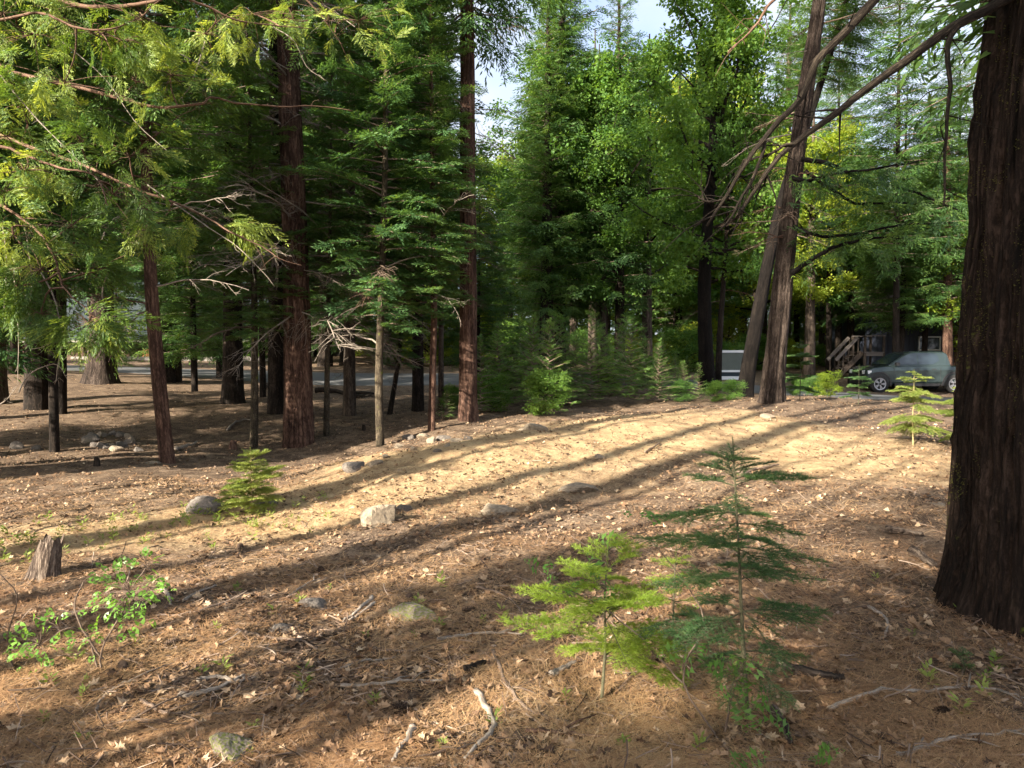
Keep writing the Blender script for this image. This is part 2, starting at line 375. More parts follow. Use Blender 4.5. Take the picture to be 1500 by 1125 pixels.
def rock_mat(name, dark, light, moss=.0):
    m, n, l, out = new_mat(name)
    tc = n.new('ShaderNodeTexCoord'); a = noise(n, l, tc.outputs['Object'], 6, 8, .65); b_ = noise(n, l, tc.outputs['Object'], 45, 4, .6)
    f = math_(n, l, 'ADD', math_(n, l, 'MULTIPLY', a, .7), math_(n, l, 'MULTIPLY', b_, .3)); r = ramp(n, [(.35, dark), (.65, light)]); l.new(f, r.inputs[0]); col = r.outputs[0]
    if moss:
        mr = ramp(n, [(1 - moss, (0, 0, 0)), (1 - moss + .06, (1, 1, 1))]); l.new(noise(n, l, tc.outputs['Object'], 9, 5), mr.inputs[0]); col = mix(n, l, mr.outputs[0], col, (.11, .12, .025))
    p = n.new('ShaderNodeBsdfPrincipled'); p.inputs['Roughness'].default_value = .9; l.new(col, p.inputs['Base Color'])
    b = n.new('ShaderNodeBump'); b.inputs['Strength'].default_value = .8; b.inputs['Distance'].default_value = .02; l.new(f, b.inputs['Height']); l.new(b.outputs[0], p.inputs['Normal'])
    l.new(p.outputs[0], out.inputs[0]); return m

M = dict(
 ground=ground_mat(),
 fir=leaf_mat('fir_needles', (.028, .078, .030), (.055, .135, .045), (.11, .21, .06), .40),
 fir_blue=leaf_mat('dark_fir_needles', (.034, .084, .034), (.064, .140, .045), (.12, .20, .055), .38),
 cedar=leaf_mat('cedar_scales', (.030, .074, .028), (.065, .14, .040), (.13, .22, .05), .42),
 cedar_lit=leaf_mat('cedar_scales_sunlit', (.028, .070, .020), (.095, .170, .034), (.33, .40, .085), .42),  # cedar green again, with sunlit brightness painted into the colour
 broad=leaf_mat('broad_leaves', (.045, .11, .026), (.09, .19, .038), (.16, .27, .05), .52),
 broad_y=leaf_mat('yellow_green_leaves', (.10, .17, .02), (.20, .28, .03), (.32, .37, .05), .55),
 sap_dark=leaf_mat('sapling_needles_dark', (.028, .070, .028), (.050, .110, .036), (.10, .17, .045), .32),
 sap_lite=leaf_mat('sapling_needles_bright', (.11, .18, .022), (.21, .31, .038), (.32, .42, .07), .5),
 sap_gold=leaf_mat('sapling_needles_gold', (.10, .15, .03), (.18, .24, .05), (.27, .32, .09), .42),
 shrubleaf=leaf_mat('shrub_leaf', (.07, .17, .03), (.13, .27, .045), (.2, .36, .07), .40, .35),
 fir_young=leaf_mat('young_fir_needles', (.045, .11, .030), (.10, .20, .048), (.19, .31, .075), .42),
 maple=leaf_mat('lobed_leaf', (.05, .13, .03), (.095, .20, .04), (.15, .27, .055), .40, .4),
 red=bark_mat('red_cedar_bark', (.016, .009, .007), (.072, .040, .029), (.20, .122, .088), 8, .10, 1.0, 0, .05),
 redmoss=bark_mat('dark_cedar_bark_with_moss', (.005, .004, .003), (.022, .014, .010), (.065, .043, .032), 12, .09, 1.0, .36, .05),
 black=bark_mat('shade_darkened_oak_bark', (.002, .0015, .0012), (.006, .0045, .004), (.018, .014, .011), 8, .16, 1.0, 0, .04),  # dark bark, blackened further in place of the shade on the leaning trunk
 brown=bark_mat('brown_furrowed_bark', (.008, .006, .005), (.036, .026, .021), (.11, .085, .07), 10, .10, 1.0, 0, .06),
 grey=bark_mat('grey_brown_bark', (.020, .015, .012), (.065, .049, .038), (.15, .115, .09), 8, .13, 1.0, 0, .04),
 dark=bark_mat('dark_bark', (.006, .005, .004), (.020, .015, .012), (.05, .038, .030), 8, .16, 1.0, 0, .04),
 mossy=bark_mat('mossy_grey_bark', (.014, .011, .008), (.05, .040, .028), (.12, .095, .065), 12, .3, .9, .40, .02),
 limb=bark_mat('limb_bark', (.035, .020, .014), (.12, .070, .048), (.27, .175, .125), 30, .08, .7, 0, .01),
 deadwood=bark_mat('dead_branch_bark', (.007, .005, .004), (.026, .020, .015), (.10, .078, .055), 26, .08, .7, .34, .01, (.14, .13, .03)),
 twig=bark_mat('twig_bark', (.05, .035, .028), (.14, .10, .075), (.28, .22, .17), 40, .1, .5, 0, .005),
 greytwig=bark_mat('grey_dead_twig', (.10, .085, .07), (.24, .20, .165), (.42, .37, .31), 40, .1, .5, 0, .005),
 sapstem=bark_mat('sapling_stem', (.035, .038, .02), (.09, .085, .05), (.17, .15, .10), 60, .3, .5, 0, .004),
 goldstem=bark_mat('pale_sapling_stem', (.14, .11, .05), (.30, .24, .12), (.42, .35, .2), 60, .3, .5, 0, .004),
 stump=bark_mat('weathered_stump_wood', (.015, .011, .010), (.09, .066, .052), (.30, .24, .19), 26, .07, 1.0, 0, .03),
 rock=rock_mat('granite', (.10, .078, .055), (.33, .265, .19)), rock_dark=rock_mat('dark_granite', (.05, .042, .036), (.20, .17, .145)),
 rock_moss=rock_mat('mossy_granite', (.07, .06, .05), (.25, .20, .16), .52),
 needles=tint_mat('fallen_needles', [(0.1, (.09, .048, .026)), (.45, (.28, .155, .080)), (.75, (.48, .30, .15)), (.95, (.58, .44, .27))], .7),
 litter=tint_mat('fallen_leaves', [(0.1, (.05, .03, .02)), (.4, (.20, .12, .07)), (.7, (.38, .26, .16)), (.95, (.55, .43, .30))], .8, .15),
 litter2=tint_mat('fallen_twigs', [(0.1, (.03, .020, .014)), (.5, (.12, .08, .058)), (.9, (.30, .23, .18))], .85),
)

# ------------------------------------------------------------------ ground
def axis_lines(lo, hi, c0, c1, d0, g):
    a = list(np.arange(c0, c1 + 1e-6, d0)); d = d0
    while a[-1] < hi: d = min(d * g, 12); a.append(a[-1] + d)
    d = d0
    while a[0] > lo: d = min(d * g, 12); a.insert(0, a[0] - d)
    return np.array(a)
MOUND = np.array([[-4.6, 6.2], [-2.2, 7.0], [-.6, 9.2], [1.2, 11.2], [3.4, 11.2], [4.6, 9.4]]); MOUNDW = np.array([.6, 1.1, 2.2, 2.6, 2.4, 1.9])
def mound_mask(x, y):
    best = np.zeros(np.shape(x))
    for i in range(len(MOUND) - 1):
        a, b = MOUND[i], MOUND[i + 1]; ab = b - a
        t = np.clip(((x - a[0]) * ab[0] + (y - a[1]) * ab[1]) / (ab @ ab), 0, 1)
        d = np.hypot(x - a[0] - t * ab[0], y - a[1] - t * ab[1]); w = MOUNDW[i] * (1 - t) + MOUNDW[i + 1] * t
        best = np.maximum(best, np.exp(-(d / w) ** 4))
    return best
xs = axis_lines(-300, 300, -4.5, 5.0, .045, 1.045); ys = axis_lines(-200, 400, 2.0, 9.0, .045, 1.04)
X, Yg = np.meshgrid(xs, ys)
Z = G(X, Yg)
near = np.clip((14 - np.hypot(X, Yg)) / 6, 0, 1)
Z = Z + near * (.022 * (vnoise(X * 9, Yg * 9, 0, 5) - .5) + .014 * (vnoise(X * 23, Yg * 23, 0, 6) - .5))
mb = MB(); nx = len(xs); i, j = np.meshgrid(np.arange(len(ys) - 1), np.arange(nx - 1), indexing='ij')
q = np.stack([i * nx + j, i * nx + j + 1, (i + 1) * nx + j + 1, (i + 1) * nx + j], -1).reshape(-1, 4)
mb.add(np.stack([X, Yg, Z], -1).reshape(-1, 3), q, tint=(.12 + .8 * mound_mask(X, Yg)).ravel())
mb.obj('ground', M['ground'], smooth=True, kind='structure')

# road sheet, draped just over the ground
m_road, n_, l_, o_ = new_mat('worn_asphalt')
g_ = n_.new('ShaderNodeNewGeometry'); r_ = ramp(n_, [(.35, (.055, .056, .058)), (.65, (.10, .10, .10))]); l_.new(noise(n_, l_, g_.outputs['Position'], 1.2, 8, .7), r_.inputs[0])
p_ = n_.new('ShaderNodeBsdfPrincipled'); p_.inputs['Roughness'].default_value = .8; l_.new(r_.outputs[0], p_.inputs['Base Color']); l_.new(p_.outputs[0], o_.inputs[0])
rx = np.linspace(-80, 90, 500); off = np.linspace(-ROADW, ROADW, 9)
RX, RO = np.meshgrid(rx, off, indexing='ij'); RY = road_c(RX) + RO
mb = MB(); i, j = np.meshgrid(np.arange(len(rx) - 1), np.arange(8), indexing='ij')
mb.add(np.stack([RX, RY, G0(RX, RY) + .05 - .10 * (np.abs(RO) > ROADW - .1)], -1).reshape(-1, 3), np.stack([i * 9 + j, (i + 1) * 9 + j, (i + 1) * 9 + j + 1, i * 9 + j + 1], -1).reshape(-1, 4))
mb.obj('road', m_road, smooth=True, kind='structure')

# ------------------------------------------------------------------ tree builders
def trunk_mesh(path, radii, mat, k=28, rings=46, furrow=.02, flare=.5, flare_h=.5, seed=0, ffreq=3.0):
    """tapering, furrowed trunk; path and radii sampled from the root up"""
    path = np.asarray(path, float); radii = np.asarray(radii, float)
    L = np.concatenate([[0], np.cumsum(np.linalg.norm(np.diff(path, axis=0), axis=1))])
    u = np.linspace(0, 1, rings) ** 1.6; s = u * L[-1]
    c = smooth_path(path, 200); cl = np.concatenate([[0], np.cumsum(np.linalg.norm(np.diff(c, axis=0), axis=1))]); cl *= L[-1] / cl[-1]
    C = np.stack([np.interp(s, cl, c[:, a]) for a in range(3)], 1); R = np.interp(s, L, radii)
    th = np.arange(k) / k * TAU
    TH, SS = np.meshgrid(th, s); RR = np.broadcast_to(R[:, None], TH.shape)
    r0 = radii[0]; cs, sn = np.cos(TH), np.sin(TH)
    lob = .55 + .9 * vnoise(cs * 1.6 + 5, sn * 1.6 + 5, SS * .05, seed)
    RR = RR + r0 * flare * lob * np.exp(-SS / flare_h)
    fn = 1 - np.abs(2 * vnoise(cs * ffreq * 1.7 + seed, sn * ffreq * 1.7, SS * 1.1, seed + 1) - 1)
    fn2 = 1 - np.abs(2 * vnoise(cs * ffreq * 4 + seed, sn * ffreq * 4, SS * 3.4, seed + 2) - 1)
    RR = RR * (1 + .05 * (vnoise(cs + 9, sn + 9, SS * .5, seed + 3) - .5)) + furrow * ((fn - .6) + .55 * (fn2 - .6))
    v = C[:, None] + np.stack([cs * RR, sn * RR, np.zeros_like(RR)], -1)
    bc = np.stack([cs * r0, sn * r0, SS], -1)
    i, j = np.meshgrid(np.arange(rings - 1), np.arange(k), indexing='ij'); j2 = (j + 1) % k
    mb = MB(); mb.add(v.reshape(-1, 3), np.stack([i * k + j, i * k + j2, (i + 1) * k + j2, (i + 1) * k + j], -1).reshape(-1, 4), bc=bc.reshape(-1, 3))
    return mb.mesh('trunk', mat, True)

def conifer_crown(seed, H, h0, Lmax, nb, T, fs, leafm, droop=.25, up0=.1, spacing=.17, gap=.15, wood='twig', top=True, tipup=.0, shape=.8):
    r = np.random.default_rng(seed); mb = MB(); Ps = []; Ds = []; Ns = []; Sc = []
    az = r.uniform(0, TAU)
    for b in range(nb):
        u = ((b + r.uniform(0, 1)) / nb) ** .93
        h = h0 + (H - h0) * u; az += 2.399 + r.normal(0, .4)
        if r.random() < gap: continue
        L = max(.12, Lmax * min(1, .62 + 2.4 * u) * (1 - u) ** shape * r.uniform(.62, 1.12))
        el = up0 + .55 * u + r.normal(0, .08)
        n = 7; s = np.linspace(0, L, n); ca, sa = math.cos(az), math.sin(az)
        wob = r.normal(0, .03 * L, n).cumsum() * .5
        z = h + s * math.tan(el) - droop * s * s / max(L, .3) + tipup * s ** 3 / max(L, .3) ** 2
        p = np.stack([ca * s - sa * wob, sa * s + ca * wob, z], 1); p[0, :2] = 0
        tube(mb, p, np.linspace(.012 + .010 * L, .004, n), 3, 1, cap=False)
        m = max(2, int(L / spacing))
        for kx in range(m):
            f = .12 + .88 * (kx + r.uniform(0, .8)) / m
            if f > 1: f = 1
            q = f * (n - 1); i0 = min(int(q), n - 2); pt = p[i0] + (p[i0 + 1] - p[i0]) * (q - i0); d = norm(p[i0 + 1] - p[i0])
            side = 1 if kx % 2 else -1
            a = side * r.uniform(.45, .95) if f < .95 else 0
            dd = np.array([d[0] * math.cos(a) - d[1] * math.sin(a), d[0] * math.sin(a) + d[1] * math.cos(a), d[2] + r.normal(0, .10)])
            Ps.append(pt + r.normal(0, .02, 3)); Ds.append(dd); Ns.append([r.normal(0, .38), r.normal(0, .38), 1]); Sc.append(fs * r.uniform(.7, 1.15) * (.55 + .6 * min(1, L / 1.3) * (1 - .35 * f)))
    if top:
        for kx in range(5): Ps.append([0, 0, H - .1 * kx]); Ds.append([r.normal(0, .3), r.normal(0, .3), 1]); Ns.append([r.normal(), r.normal(), .1]); Sc.append(fs * .7)
    Ps, Ds, Ns, Sc = map(np.array, (Ps, Ds, Ns, Sc)); R = rotm(Ds, Ns); w = r.integers(0, len(T), len(Ps))
    for ti, t in enumerate(T):
        k = w == ti; stamp(mb, t, Ps[k], R[k], Sc[k], 0, r.uniform(.15, .85, k.sum()))
    return mb.mesh('crown', [M[leafm], M[wood]])

def broad_crown(seed, H, h0, R_, nl, T, fs, leafm, wood='dark', per=6, lean=.0):
    r = np.random.default_rng(seed); mb = MB(); Ps = []; az = r.uniform(0, TAU)
    for b in range(nl):
        u = (b + r.random()) / nl; h = h0 + (H - h0) * .85 * u; az += 2.399 + r.normal(0, .5)
        L = R_ * (math.sin(math.pi * min(1, .22 + .78 * u) * .93) ** .6) * r.uniform(.6, 1.1)
        el = .15 + .75 * u + r.normal(0, .12); n = 6; s = np.linspace(0, 1, n)
        d = np.array([math.cos(az) * math.cos(el), math.sin(az) * math.cos(el), math.sin(el)])
        p = d * L * s[:, None] + [0, 0, h] + (r.normal(0, .07 * L, (n, 3)).cumsum(0) * s[:, None]) + np.outer(s * s, [0, 0, .15 * L]); p[0] = [0, 0, h]
        tube(mb, p, np.linspace(.02 + .018 * L, .008, n), 4, 1, cap=False)
        for c in range(5):
            f = r.uniform(.3, 1); q = f * (n - 1); i0 = min(int(q), n - 2); a = p[i0] + (p[i0 + 1] - p[i0]) * (q - i0)
            e = a + norm(d + r.normal(0, .8, 3)) * r.uniform(.25, .5) * L * [1, 1, .6]; mid = (a + e) / 2 + r.normal(0, .05 * L, 3)
            tube(mb, np.array([a, mid, e]), [.012, .009, .004], 3, 1, cap=False)
            for c2 in range(per): Ps.append(a + (e - a) * r.uniform(.25, 1.1) + r.normal(0, .16, 3))
    Ps = np.array(Ps); w = r.integers(0, len(T), len(Ps)); a = r.uniform(0, TAU, len(Ps))
    R = rotm(np.stack([np.cos(a), np.sin(a), r.normal(0, .2, len(Ps))], 1), np.stack([r.normal(0, .3, len(Ps)), r.normal(0, .3, len(Ps)), np.ones(len(Ps))], 1))
    for ti, t in enumerate(T):
        k = w == ti; stamp(mb, t, Ps[k], R[k], fs * r.uniform(.7, 1.3, k.sum()), 0, r.uniform(.1, .9, k.sum()))
    return mb.mesh('crown', [M[leafm], M[wood]])

def dead_branch_mesh(seed, L=1.6, mat='greytwig', droop=.5, sub=9, r0=.018):
    r = np.random.default_rng(seed); mb = MB(); n = 9; s = np.linspace(0, 1, n)
    p = np.stack([s * L, r.normal(0, .03, n).cumsum() * L * .5, s * L * .10 - droop * L * s ** 2 * .6 + r.normal(0, .012, n)], 1); p[0] = 0
    tube(mb, p, np.linspace(r0, .003, n), 5, 0, cap=False)
    for c in range(sub):
        f = r.uniform(.15, .95); q = f * (n - 1); i0 = int(q); a = p[i0] + (p[min(i0 + 1, n - 1)] - p[i0]) * (q - i0)
        d = norm(np.array([.8, (1 if c % 2 else -1) * r.uniform(.3, 1), r.normal(-.25, .35)])); l = L * r.uniform(.15, .42) * (1.1 - f * .6)
        e = np.stack([a, a + d * l * .5 + r.normal(0, .02, 3), a + d * l + [0, 0, -.12 * l]]); tube(mb, e, [.006, .004, .002], 3, 0, cap=False)
        for c2 in range(3):
            b = e[0] + (e[2] - e[0]) * r.uniform(.3, .95); d2 = norm(d + r.normal(0, .6, 3)); tube(mb, np.stack([b, b + d2 * l * .35]), [.003, .0015], 3, 0, cap=False)
    return mb.mesh('dead_branch', M[mat], True)
DEADBIG = [dead_branch_mesh(150 + i, 2.3, 'greytwig', .25 + .2 * (i % 3), 20, .022) for i in range(8)]
DEAD = [dead_branch_mesh(100 + i, 1.6, ['greytwig', 'twig', 'limb'][i % 3], .2 + .22 * (i % 4)) for i in range(8)]

CR = dict(
 fir=[conifer_crown(200 + i, 14, 1.9, 1.75, 190, FIR_LO, .85, 'fir_blue', .16, .02, .13, .04) for i in range(2)],
 firopen=[conifer_crown(210 + i, 20, 3.6, 2.9, 200, FIR_LO, 1.2, 'fir', .22, .0, .19, .08) for i in range(2)],
 cedar=[conifer_crown(220 + i, 16, 1.9, 2.7, 210, CED_LO, 1.1, 'cedar', .34, .12, .16, .06, tipup=.2) for i in range(3)],
 cedarhi=[conifer_crown(230 + i, 24, 5.5, 3.2, 200, CED_LO, 1.3, 'cedar', .38, .08, .20, .08, tipup=.2) for i in range(2)],
 broad=[broad_crown(240 + i, 13, 3.2, 3.4, 30, LEAF_LO, 1.05, 'broad') for i in range(2)],
 broady=[broad_crown(250 + i, 12, 3.0, 3.6, 30, LEAF_LO, 1.05, 'broad_y') for i in range(2)],
 youngfir=[conifer_crown(260 + i, 2.4, .12, .85, 48, YF_LO, .75, 'fir_young', .12, .12, .10, .05) for i in range(3)],
 bush=[broad_crown(270 + i, 2.2, .15, 1.25, 14, LEAF_MID, .95, 'broad', per=5) for i in range(2)],
 bushy=[broad_crown(280 + i, 2.6, .2, 1.6, 14, LEAF_LO, .8, 'broad_y', per=4) for i in range(2)],
)
BARK_GENERIC = {}
def generic_trunk(kind, H, r):
    k = (kind, H, r)
    if k not in BARK_GENERIC:
        BARK_GENERIC[k] = trunk_mesh([(0, 0, -.3), (0.02 * H * .3, 0, H * .3), (0, .02 * H * .2, H * .65), (0, 0, H)], [r, r * .8, r * .5, .02], M[kind], 14, 22, r * .06, .5, .5, seed=int(H * 7 + r * 100))
    return BARK_GENERIC[k]

def tree(label, cat, px, py, dpx, bark, way=(), H=16, crowns=(), dead=0, deadz=(2, 6), group=None, flare=.45, k=26, taper=.55, furrow=.05, seed=None, name='conifer_tree', Y=None, deadmeshes=None):
    b = gp(px, py) if Y is None else at(px, Y)
    Yd = b[1]; seed = seed if seed is not None else int(px * 3 + py); r = np.random.default_rng(seed)
    t = thing(name, label, cat, b, 0, group)
    rad = dpx / FPX * Yd / 2 / (1 + flare * .3)
    pts = [np.array([0, 0, -.35]), np.zeros(3)]
    for (wx, wy) in way: pts.append(P3(wx, wy, Yd) - b)
    last = pts[-1]; d = norm(pts[-1] - pts[-2]) if len(pts) > 2 else np.array([0, 0, 1.0]); d = norm(d + [0, 0, .5])
    rest = H - last[2]
    if rest > 1:
        pts.append(last + d * rest * .5); pts.append(last + d * rest)
    pts = np.array(pts); zz = pts[:, 2]; rr = rad * (1 - (1 - .08) * np.clip(zz / H, 0, 1) ** (1.0 if taper > .5 else .8)); rr[0] = rad
    tm = trunk_mesh(pts, rr, M[bark], k, 50, rad * furrow * 2, flare, max(.12, rad * 1.3), seed)
    link('trunk', tm, t)
    topo = pts[-1]; lean = Matrix.Identity(4)
    q = Vector((0, 0, 1)).rotation_difference(Vector(norm(topo)))
    for (cm, sx, sz, z0) in crowns:
        c = link('crown', cm, t); c.rotation_mode = 'QUATERNION'
        from mathutils import Quaternion
        c.rotation_quaternion = q @ Quaternion((0, 0, 1), r.uniform(0, TAU)); c.scale = (sx, sx, sz); c.location = tuple(np.array(topo) / topo[2] * z0)
    for i in range(dead):
        z = r.uniform(*deadz); j = np.searchsorted(zz, z); j = min(max(j, 1), len(zz) - 1); f = (z - zz[j-1]) / (zz[j] - zz[j-1]); c0 = pts[j-1] + (pts[j] - pts[j-1]) * f
        o = link('dead_branch', (deadmeshes or DEAD)[r.integers(0, 8)], t, c0); sc = r.uniform(.45, 1.2); o.scale = (sc, sc, sc)
        o.rotation_euler = (r.normal(0, .3), r.normal(-.05, .25), r.uniform(0, TAU))
    return t
C = CR
# --- the trees one can tell apart, left to right
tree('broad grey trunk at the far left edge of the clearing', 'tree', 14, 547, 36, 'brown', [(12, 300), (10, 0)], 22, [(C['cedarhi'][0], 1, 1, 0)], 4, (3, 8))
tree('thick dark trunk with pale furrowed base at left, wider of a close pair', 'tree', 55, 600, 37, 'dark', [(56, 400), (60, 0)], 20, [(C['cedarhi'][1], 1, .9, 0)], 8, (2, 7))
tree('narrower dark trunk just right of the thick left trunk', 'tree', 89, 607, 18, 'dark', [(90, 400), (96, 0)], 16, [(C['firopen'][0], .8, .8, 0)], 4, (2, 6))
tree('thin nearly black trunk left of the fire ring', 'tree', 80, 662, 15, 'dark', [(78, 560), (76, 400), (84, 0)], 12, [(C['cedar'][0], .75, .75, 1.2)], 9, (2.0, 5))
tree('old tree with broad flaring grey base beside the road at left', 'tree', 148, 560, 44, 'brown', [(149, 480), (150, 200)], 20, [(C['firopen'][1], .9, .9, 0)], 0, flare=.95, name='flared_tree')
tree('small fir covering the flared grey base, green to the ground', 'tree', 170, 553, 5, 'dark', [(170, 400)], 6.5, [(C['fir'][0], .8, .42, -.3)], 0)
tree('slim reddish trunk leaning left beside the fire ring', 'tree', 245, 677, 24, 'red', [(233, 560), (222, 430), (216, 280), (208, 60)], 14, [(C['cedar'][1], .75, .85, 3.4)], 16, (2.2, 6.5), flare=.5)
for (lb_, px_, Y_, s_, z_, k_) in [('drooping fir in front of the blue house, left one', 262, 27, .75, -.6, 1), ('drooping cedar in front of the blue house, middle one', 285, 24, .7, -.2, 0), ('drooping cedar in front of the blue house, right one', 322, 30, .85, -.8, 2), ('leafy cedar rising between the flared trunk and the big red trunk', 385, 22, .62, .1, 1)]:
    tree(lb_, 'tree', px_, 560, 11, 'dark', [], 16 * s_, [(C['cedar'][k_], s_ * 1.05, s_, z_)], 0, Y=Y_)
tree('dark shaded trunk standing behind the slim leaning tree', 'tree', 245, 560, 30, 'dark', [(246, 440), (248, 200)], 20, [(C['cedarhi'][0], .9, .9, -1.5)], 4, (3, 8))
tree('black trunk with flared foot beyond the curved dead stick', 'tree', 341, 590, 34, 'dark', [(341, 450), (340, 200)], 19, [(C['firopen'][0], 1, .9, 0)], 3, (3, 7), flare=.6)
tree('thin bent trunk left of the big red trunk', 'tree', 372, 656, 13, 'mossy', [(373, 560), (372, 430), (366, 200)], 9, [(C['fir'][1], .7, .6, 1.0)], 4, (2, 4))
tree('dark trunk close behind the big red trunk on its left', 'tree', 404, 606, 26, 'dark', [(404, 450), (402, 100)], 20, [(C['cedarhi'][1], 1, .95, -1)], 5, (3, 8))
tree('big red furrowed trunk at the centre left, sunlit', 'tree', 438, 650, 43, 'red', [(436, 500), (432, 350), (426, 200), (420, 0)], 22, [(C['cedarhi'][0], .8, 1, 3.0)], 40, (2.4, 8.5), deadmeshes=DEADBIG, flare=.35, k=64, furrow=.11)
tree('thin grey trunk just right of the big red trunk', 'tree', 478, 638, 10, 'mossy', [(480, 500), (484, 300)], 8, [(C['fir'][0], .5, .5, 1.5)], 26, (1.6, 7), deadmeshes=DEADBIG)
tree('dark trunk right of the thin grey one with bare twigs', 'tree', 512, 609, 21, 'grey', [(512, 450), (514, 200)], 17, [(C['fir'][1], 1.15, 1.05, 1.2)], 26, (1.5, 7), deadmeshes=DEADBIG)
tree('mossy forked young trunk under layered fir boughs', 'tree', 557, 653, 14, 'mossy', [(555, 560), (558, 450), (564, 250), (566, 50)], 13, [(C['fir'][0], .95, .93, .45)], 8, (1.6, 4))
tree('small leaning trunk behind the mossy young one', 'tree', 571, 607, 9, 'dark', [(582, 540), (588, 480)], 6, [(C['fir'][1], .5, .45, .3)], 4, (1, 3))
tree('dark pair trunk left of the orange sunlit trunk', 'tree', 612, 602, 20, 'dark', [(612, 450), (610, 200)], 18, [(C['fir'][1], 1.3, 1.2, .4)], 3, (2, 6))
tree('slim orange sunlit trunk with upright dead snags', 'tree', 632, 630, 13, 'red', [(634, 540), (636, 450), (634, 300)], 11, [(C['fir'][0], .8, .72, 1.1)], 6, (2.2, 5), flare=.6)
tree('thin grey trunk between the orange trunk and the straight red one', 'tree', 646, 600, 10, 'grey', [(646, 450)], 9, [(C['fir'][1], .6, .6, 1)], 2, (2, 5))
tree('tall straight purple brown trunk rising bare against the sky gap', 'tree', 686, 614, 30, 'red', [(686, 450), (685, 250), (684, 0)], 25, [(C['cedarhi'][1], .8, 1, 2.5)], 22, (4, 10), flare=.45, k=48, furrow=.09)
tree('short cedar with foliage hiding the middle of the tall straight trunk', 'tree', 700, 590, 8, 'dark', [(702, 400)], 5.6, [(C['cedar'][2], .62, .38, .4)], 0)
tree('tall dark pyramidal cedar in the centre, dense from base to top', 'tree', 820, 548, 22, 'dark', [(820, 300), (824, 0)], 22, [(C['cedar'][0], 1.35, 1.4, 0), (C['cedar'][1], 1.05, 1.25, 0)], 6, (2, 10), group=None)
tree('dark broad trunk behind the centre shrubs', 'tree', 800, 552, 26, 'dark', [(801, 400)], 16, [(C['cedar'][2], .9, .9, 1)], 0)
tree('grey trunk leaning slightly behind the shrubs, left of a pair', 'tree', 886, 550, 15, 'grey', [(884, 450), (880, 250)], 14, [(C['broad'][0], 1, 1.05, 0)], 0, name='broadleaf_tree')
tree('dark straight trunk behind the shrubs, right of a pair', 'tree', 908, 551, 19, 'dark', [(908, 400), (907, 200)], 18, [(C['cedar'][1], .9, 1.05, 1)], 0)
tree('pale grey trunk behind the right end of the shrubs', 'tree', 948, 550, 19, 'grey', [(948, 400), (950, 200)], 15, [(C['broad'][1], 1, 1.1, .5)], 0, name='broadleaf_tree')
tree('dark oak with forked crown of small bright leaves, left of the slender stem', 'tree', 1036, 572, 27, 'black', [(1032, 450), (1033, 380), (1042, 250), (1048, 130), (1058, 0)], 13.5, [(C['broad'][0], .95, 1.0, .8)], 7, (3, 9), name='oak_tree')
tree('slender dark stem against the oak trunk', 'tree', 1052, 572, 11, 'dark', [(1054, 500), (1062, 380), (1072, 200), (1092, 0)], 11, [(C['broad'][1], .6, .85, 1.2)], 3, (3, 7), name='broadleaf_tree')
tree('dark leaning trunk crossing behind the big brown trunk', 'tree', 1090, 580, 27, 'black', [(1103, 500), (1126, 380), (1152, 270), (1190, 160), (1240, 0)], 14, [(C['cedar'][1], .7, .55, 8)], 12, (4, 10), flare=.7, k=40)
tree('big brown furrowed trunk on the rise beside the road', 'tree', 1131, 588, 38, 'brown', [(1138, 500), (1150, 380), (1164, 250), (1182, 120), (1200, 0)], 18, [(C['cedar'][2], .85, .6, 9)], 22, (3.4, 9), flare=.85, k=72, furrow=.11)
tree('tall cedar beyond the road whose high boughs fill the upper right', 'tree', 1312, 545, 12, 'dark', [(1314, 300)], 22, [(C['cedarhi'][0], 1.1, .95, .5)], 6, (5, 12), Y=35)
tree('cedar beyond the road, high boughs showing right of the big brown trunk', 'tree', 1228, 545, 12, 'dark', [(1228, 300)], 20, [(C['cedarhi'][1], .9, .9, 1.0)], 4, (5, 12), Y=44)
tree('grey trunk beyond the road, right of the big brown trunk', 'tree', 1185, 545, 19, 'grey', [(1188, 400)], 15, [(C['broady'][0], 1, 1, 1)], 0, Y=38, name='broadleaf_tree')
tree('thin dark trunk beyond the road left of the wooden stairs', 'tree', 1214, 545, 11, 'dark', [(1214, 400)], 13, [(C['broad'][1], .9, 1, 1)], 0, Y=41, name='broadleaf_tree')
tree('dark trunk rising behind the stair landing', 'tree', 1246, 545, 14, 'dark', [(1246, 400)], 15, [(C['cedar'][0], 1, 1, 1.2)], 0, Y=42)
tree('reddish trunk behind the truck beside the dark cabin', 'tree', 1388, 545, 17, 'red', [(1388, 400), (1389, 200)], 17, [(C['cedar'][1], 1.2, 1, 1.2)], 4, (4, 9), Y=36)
tree('second reddish trunk behind the truck close to the big mossy trunk', 'tree', 1404, 545, 13, 'red', [(1404, 400)], 16, [(C['cedar'][2], 1.1, 1, 2)], 0, Y=38)
